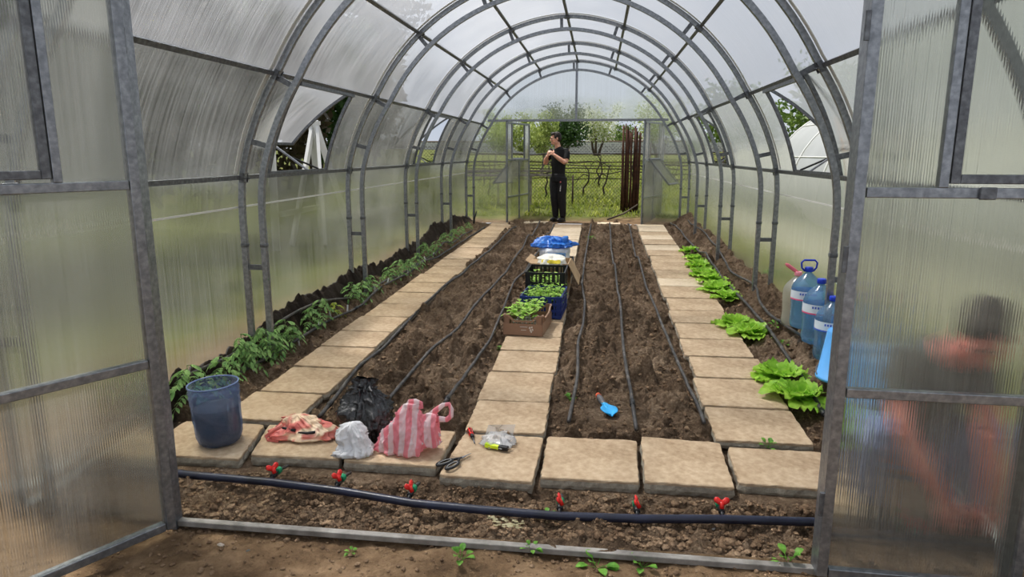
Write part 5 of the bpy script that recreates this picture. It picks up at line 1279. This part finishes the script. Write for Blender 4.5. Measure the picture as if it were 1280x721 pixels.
vine_row(17.6, -3.8, 3.8, (.45, .62, .8), 'second row of bare dark vines behind the nearest', 8)
vine_row(19.6, -4.4, 4.4, (.45, .68), 'third row of bare vines before the trees', 8)
# trees
def tree(name, x, y, hgt, crown, nleaf, leafm, barkm, label, group, ntr=1, tr=.05, lsz=.05, spread=.25, blossom=None, base_clear=.3):
    z = zg(x, y); o = empty(name, (x, y, z-.05), 0, label, 'tree', group); tb = MB(); tips = []
    for i in range(ntr):
        a = 2*PI*i/max(1, ntr)+RNG.rand(); p = Vector((.12*math.cos(a)*(ntr > 1), .12*math.sin(a)*(ntr > 1), 0)); d = Vector((math.cos(a)*spread, math.sin(a)*spread, 1)).normalized(); pts_ = [p]
        for k in range(5): pts_.append(pts_[-1]+(d+Vector((RNG.normal(0, .08), RNG.normal(0, .08), 0)))*hgt*.19)
        tb.tube(pts_, [tr, tr*.85, tr*.7, tr*.5, tr*.32, tr*.16], 8)
        for b_ in range(9):
            s = pts_[2+b_ % 4]; aa = RNG.rand()*6.28; dd = Vector((math.cos(aa)*.75, math.sin(aa)*.75, .8)); L_ = hgt*(.16+.16*RNG.rand()); e = s+dd*L_
            tb.tube([s, s+dd*L_*.5+Vector((0, 0, .02)), e], [tr*.32, tr*.22, tr*.08], 5); tips += [e, s+dd*L_*.6]
    tb.build('trunk', barkm, o, True)
    def leaves(nm, n, mat, sz):
        mb = MB()
        for i in range(n):
            if RNG.rand() < .55: c = np.array(tips[RNG.randint(len(tips))])+RNG.normal(0, crown[3]*.22, 3)
            else:
                v = RNG.normal(0, 1, 3); v /= np.linalg.norm(v); c = np.array((0, 0, crown[0]))+v*np.array((crown[1], crown[1], crown[2]))*RNG.rand()**.45
            if c[2] < base_clear: continue
            a, b_ = RNG.normal(0, 1, 3), RNG.normal(0, 1, 3); a /= np.linalg.norm(a); b_ -= a*b_.dot(a); b_ /= np.linalg.norm(b_); s = sz*(.6+.8*RNG.rand())
            mb.add([c-a*s, c+b_*s*.5, c+a*s, c-b_*s*.5], [(0, 1, 2, 3)])
        mb.build(nm, mat, o)
    leaves('foliage', nleaf, leafm, lsz)
    if blossom: leaves('blossom', blossom[0], blossom[1], lsz*.8)
    return o
L_pale = leafmat('pale_spring_leaf', (128, 148, 70), (186, 196, 118), 3); L_dark = leafmat('dark_leaf', (34, 58, 26), (74, 104, 48), 3); L_mid = leafmat('mid_leaf', (74, 104, 44), (130, 152, 74), 3); L_blo = leafmat('blossom', (226, 228, 208), (248, 248, 240), 3)
G = 'trees beyond the wire fence'
tree('blossom_tree', .3, 43, 2.5, (1.75, 1.35, .95, .9), 1500, L_pale, M_bark, 'white blossoming tree in front of the block wall, clear of the man', G, 3, .09, .08, .32, (3000, L_blo), .7)
tree('blossom_tree', 3.0, 30, 2.2, (1.5, 1.2, .8, .8), 2400, L_pale, M_bark, 'pale leafy tree half hidden behind the rusty rods', G, 2, .08, .06, .3, (1200, L_blo), .5)
for i, (x, y, h_, lab) in enumerate([(-2.35, 20.5, 1.5, 'slender pale tree seen through the open vent of the far door leaf'), (-1.75, 21, 1.55, 'slender pale tree just past the far door leaf edge'), (-1.25, 20.2, 1.5, 'slender pale tree behind the shoulder of the standing man'), (-2.9, 22, 1.6, 'slender pale tree hidden mostly by the far door leaf')]):
    tree('young_tree', x, y, h_, (1.25, .55, .4, .4), 1500, L_pale, M_palebark, lab, G, 1, .042, .05, .1, None, .72)
tree('bushy_tree', -1.5, 40, 2.3, (1.4, 1.6, 1.0, 1.0), 4600, L_dark, M_bark, 'dark green bushy tree above the head of the man', G, 2, .1, .09, .2, None, .5)
tree('bushy_tree', 2.3, 55, 1.9, (1.1, 2.0, .8, .8), 2000, L_mid, M_bark, 'round green tree over the wall between blossom tree and rods', G, 2, .1, .09, .2, None, .5)
# right-hand exterior trees, left-hand hedge trees
for i, (x, y, h_, lab) in enumerate([(6.9, 21, 2.35, 'tree showing through the vent above the neighbouring greenhouse'), (9.5, 23.5, 2.4, 'tree standing far behind the neighbouring greenhouse'), (5.2, 26, 2.2, 'tree between the rods and the neighbouring greenhouse')]):
    tree('leafy_tree', x, y, h_, (h_*.66, 1.7, 1.0, 1.0), 4600, L_mid, M_bark, lab, 'trees past the neighbouring greenhouse', 2, .12, .085, .2, None, .8)
for i, (x, y, h_) in enumerate([(-7.2, 4, 4.6), (-7.5, 7, 4.9), (-7.1, 10, 4.8), (-7.4, 13, 5.0), (-7.2, 16, 4.9), (-7.6, 19, 5.2), (-7.2, 22.5, 5.2)]):
    tree('hedge_tree', x, y, h_, (h_*.52, 1.3, h_*.47, 1.0), 6500, L_dark if i % 2 else leafmat('brown_hedge', (62, 54, 40), (92, 82, 60), 3), M_bark, 'dense dark hedge tree, %s along the boundary past the tomato wall' % ORD[i], 'hedge trees past the tomato wall', 3, .06, .13, .12, None, .05)
# block wall
m, nt, out = newmat('grey_blocks'); L = nt.links.new; co = objco(nt); b = nt.nodes.new('ShaderNodeBsdfPrincipled'); b.inputs['Roughness'].default_value = .9
bk_ = nt.nodes.new('ShaderNodeTexBrick'); bk_.inputs['Scale'].default_value = 1.6; bk_.inputs['Color1'].default_value = S(150, 150, 154); bk_.inputs['Color2'].default_value = S(178, 178, 180); bk_.inputs['Mortar'].default_value = S(206, 206, 204); bk_.inputs['Mortar Size'].default_value = .03
mp_ = nt.nodes.new('ShaderNodeMapping'); mp_.inputs['Rotation'].default_value = (PI/2, 0, 0); L(co, mp_.inputs['Vector']); L(mp_.outputs[0], bk_.inputs['Vector']); L(bk_.outputs['Color'], b.inputs['Base Color']); L(b.outputs[0], out.inputs['Surface'])
gw = empty('garden_wall', (0, 50, zg(0, 50)), 0, 'grey concrete block garden wall behind the blossoming tree', 'garden wall')
MB().box(-18, 18, -.1, .1, -.2, .92).build('blocks', m, gw); MB().box(-18, 18, -.14, .14, .92, .98).build('coping', flat('coping', (150, 118, 102), .8), gw)
sh = empty('shed', (2.6, 60, zg(2.6, 60)), 0, 'low shed with a pale roof showing over the block wall', 'shed')
MB().box(-1.4, 1.4, -.8, .8, 0, 1.15).build('walls', flat('shed_wall', (176, 170, 160), .9), sh)
mb = MB(); mb.add([(-1.6, -1, 1.1), (1.6, -1, 1.1), (1.6, 1, 1.1), (-1.6, 1, 1.1), (-1.6, 0, 1.5), (1.6, 0, 1.5)], [(0, 1, 5, 4), (2, 3, 4, 5), (0, 4, 3), (1, 2, 5), (3, 2, 1, 0)]); mb.build('roof', flat('shed_roof', (156, 146, 138), .8), sh)
# neighbouring greenhouse
ng = empty('neighbour_greenhouse', (6.6, 12.5, zg(5, 12)), 0, 'white neighbouring polytunnel greenhouse seen through the vent over the jugs', 'greenhouse')
mb = MB(); M_ng = filmmat('neighbour_sheet', [(.3, S(206, 208, 200)), (.7, S(226, 228, 222))], .12, .35, scale=1.5)
ths = np.linspace(0, PI, 25); R_ = []
def ngp(t, y, o=0): return ((2.1+o)*math.cos(t), y, .35+(2.05+o)*math.sin(t))
for y in np.linspace(-7, 5, 13):
    for t in ths: mb.v.append(ngp(t, y))
    mb.v += []
for j in range(12):
    for i in range(24): mb.f.append((j*25+i, j*25+i+1, (j+1)*25+i+1, (j+1)*25+i))
mb.build('cover', M_ng, ng, True)
sk_ = MB(); sk_.box(-2.12, -2.08, -7, 5, -.2, .36); sk_.box(2.08, 2.12, -7, 5, -.2, .36); sk_.build('skirt_board', flat('pale_board', (210, 208, 198), .7), ng)
for y in np.linspace(-7, 5, 7): MB().tube([ngp(t, y, .012) for t in ths], .016, 6).build('hoop', flat('white_tube', (236, 236, 232), .5), ng, True)
for t in (PI*.3, PI*.5, PI*.72, PI*.86): MB().tube([ngp(t, -7, .012), ngp(t, 5, .012)], .012, 6).build('stringer', flat('white_tube2', (236, 236, 232), .5), ng, True)
en = MB(); en.v = [ngp(t, -7) for t in ths]+[(2.1, -7, -.1), (-2.1, -7, -.1)]; en.f = [tuple(range(24, -1, -1))+(26, 25)]; en.build('end_sheet', M_ng, ng)
en = MB(); en.v = [ngp(t, 5) for t in ths]+[(2.1, 5, -.1), (-2.1, 5, -.1)]; en.f = [tuple(range(25))+(26, 25)]; en.build('end_sheet', M_ng, ng)
# white trestle, stake and post outside
M_wpaint = flat('white_paint', (232, 232, 230), .6)
at = empty('trestle', (-4.1, 10.2, zg(-4.1, 10.2)), 0, 'white painted A-frame trestle outside the vent above the tomatoes', 'trestle')
for a, b_ in (((0, -.55, 0), (0, .5, 1.85)), ((0, .62, 0), (0, .42, 1.85)), ((.0, -1.05, 0), (0, -1.0, 1.5)), ((.5, -.5, 0), (.05, .5, 1.85)), ((.5, .65, 0), (.05, .42, 1.85))): MB().bar(a, b_, .05, .10, (0, 0, 1)).build('leg', M_wpaint, at)
MB().bar((-.05, .46, 1.83), (.12, .46, 1.83), .06, .06).build('head_block', M_wpaint, at); MB().bar((0, -.85, .5), (0, .6, .5), .04, .08).build('cross_rail', M_wpaint, at)
x0, z0 = at_y(1066, 205, 5.1); tag(MB().tube([(2.42, 5.15, -.05), (2.30, 5.22, 1.9)], .014, 8).build('wooden_stake', flat('orange_wood', (176, 118, 62), .7), None, True), 'orange-brown wooden stake leaning outside the wall by the door post', 'stake')
tag(MB().tube([(2.62, 5.6, -.05), (2.62, 5.6, 1.62)], .022, 8).build('garden_post', flat('green_paint', (58, 112, 62), .6), None, True), 'green painted post outside the vent above the jugs', 'post')
x0, y0 = gp(588, 279); tag(MB().tube([(-1.90, 12.7, hs(-1.9, 12.7)-.05), (-1.88, 12.7, hs(-1.9, 12.7)+.1), (-1.83, 12.7, hs(-1.9, 12.7)+.24)], [.02, .016, .01], 8).build('dark_peg', M_black, None, True), 'short dark peg stuck in soil beside the end wall', 'peg')
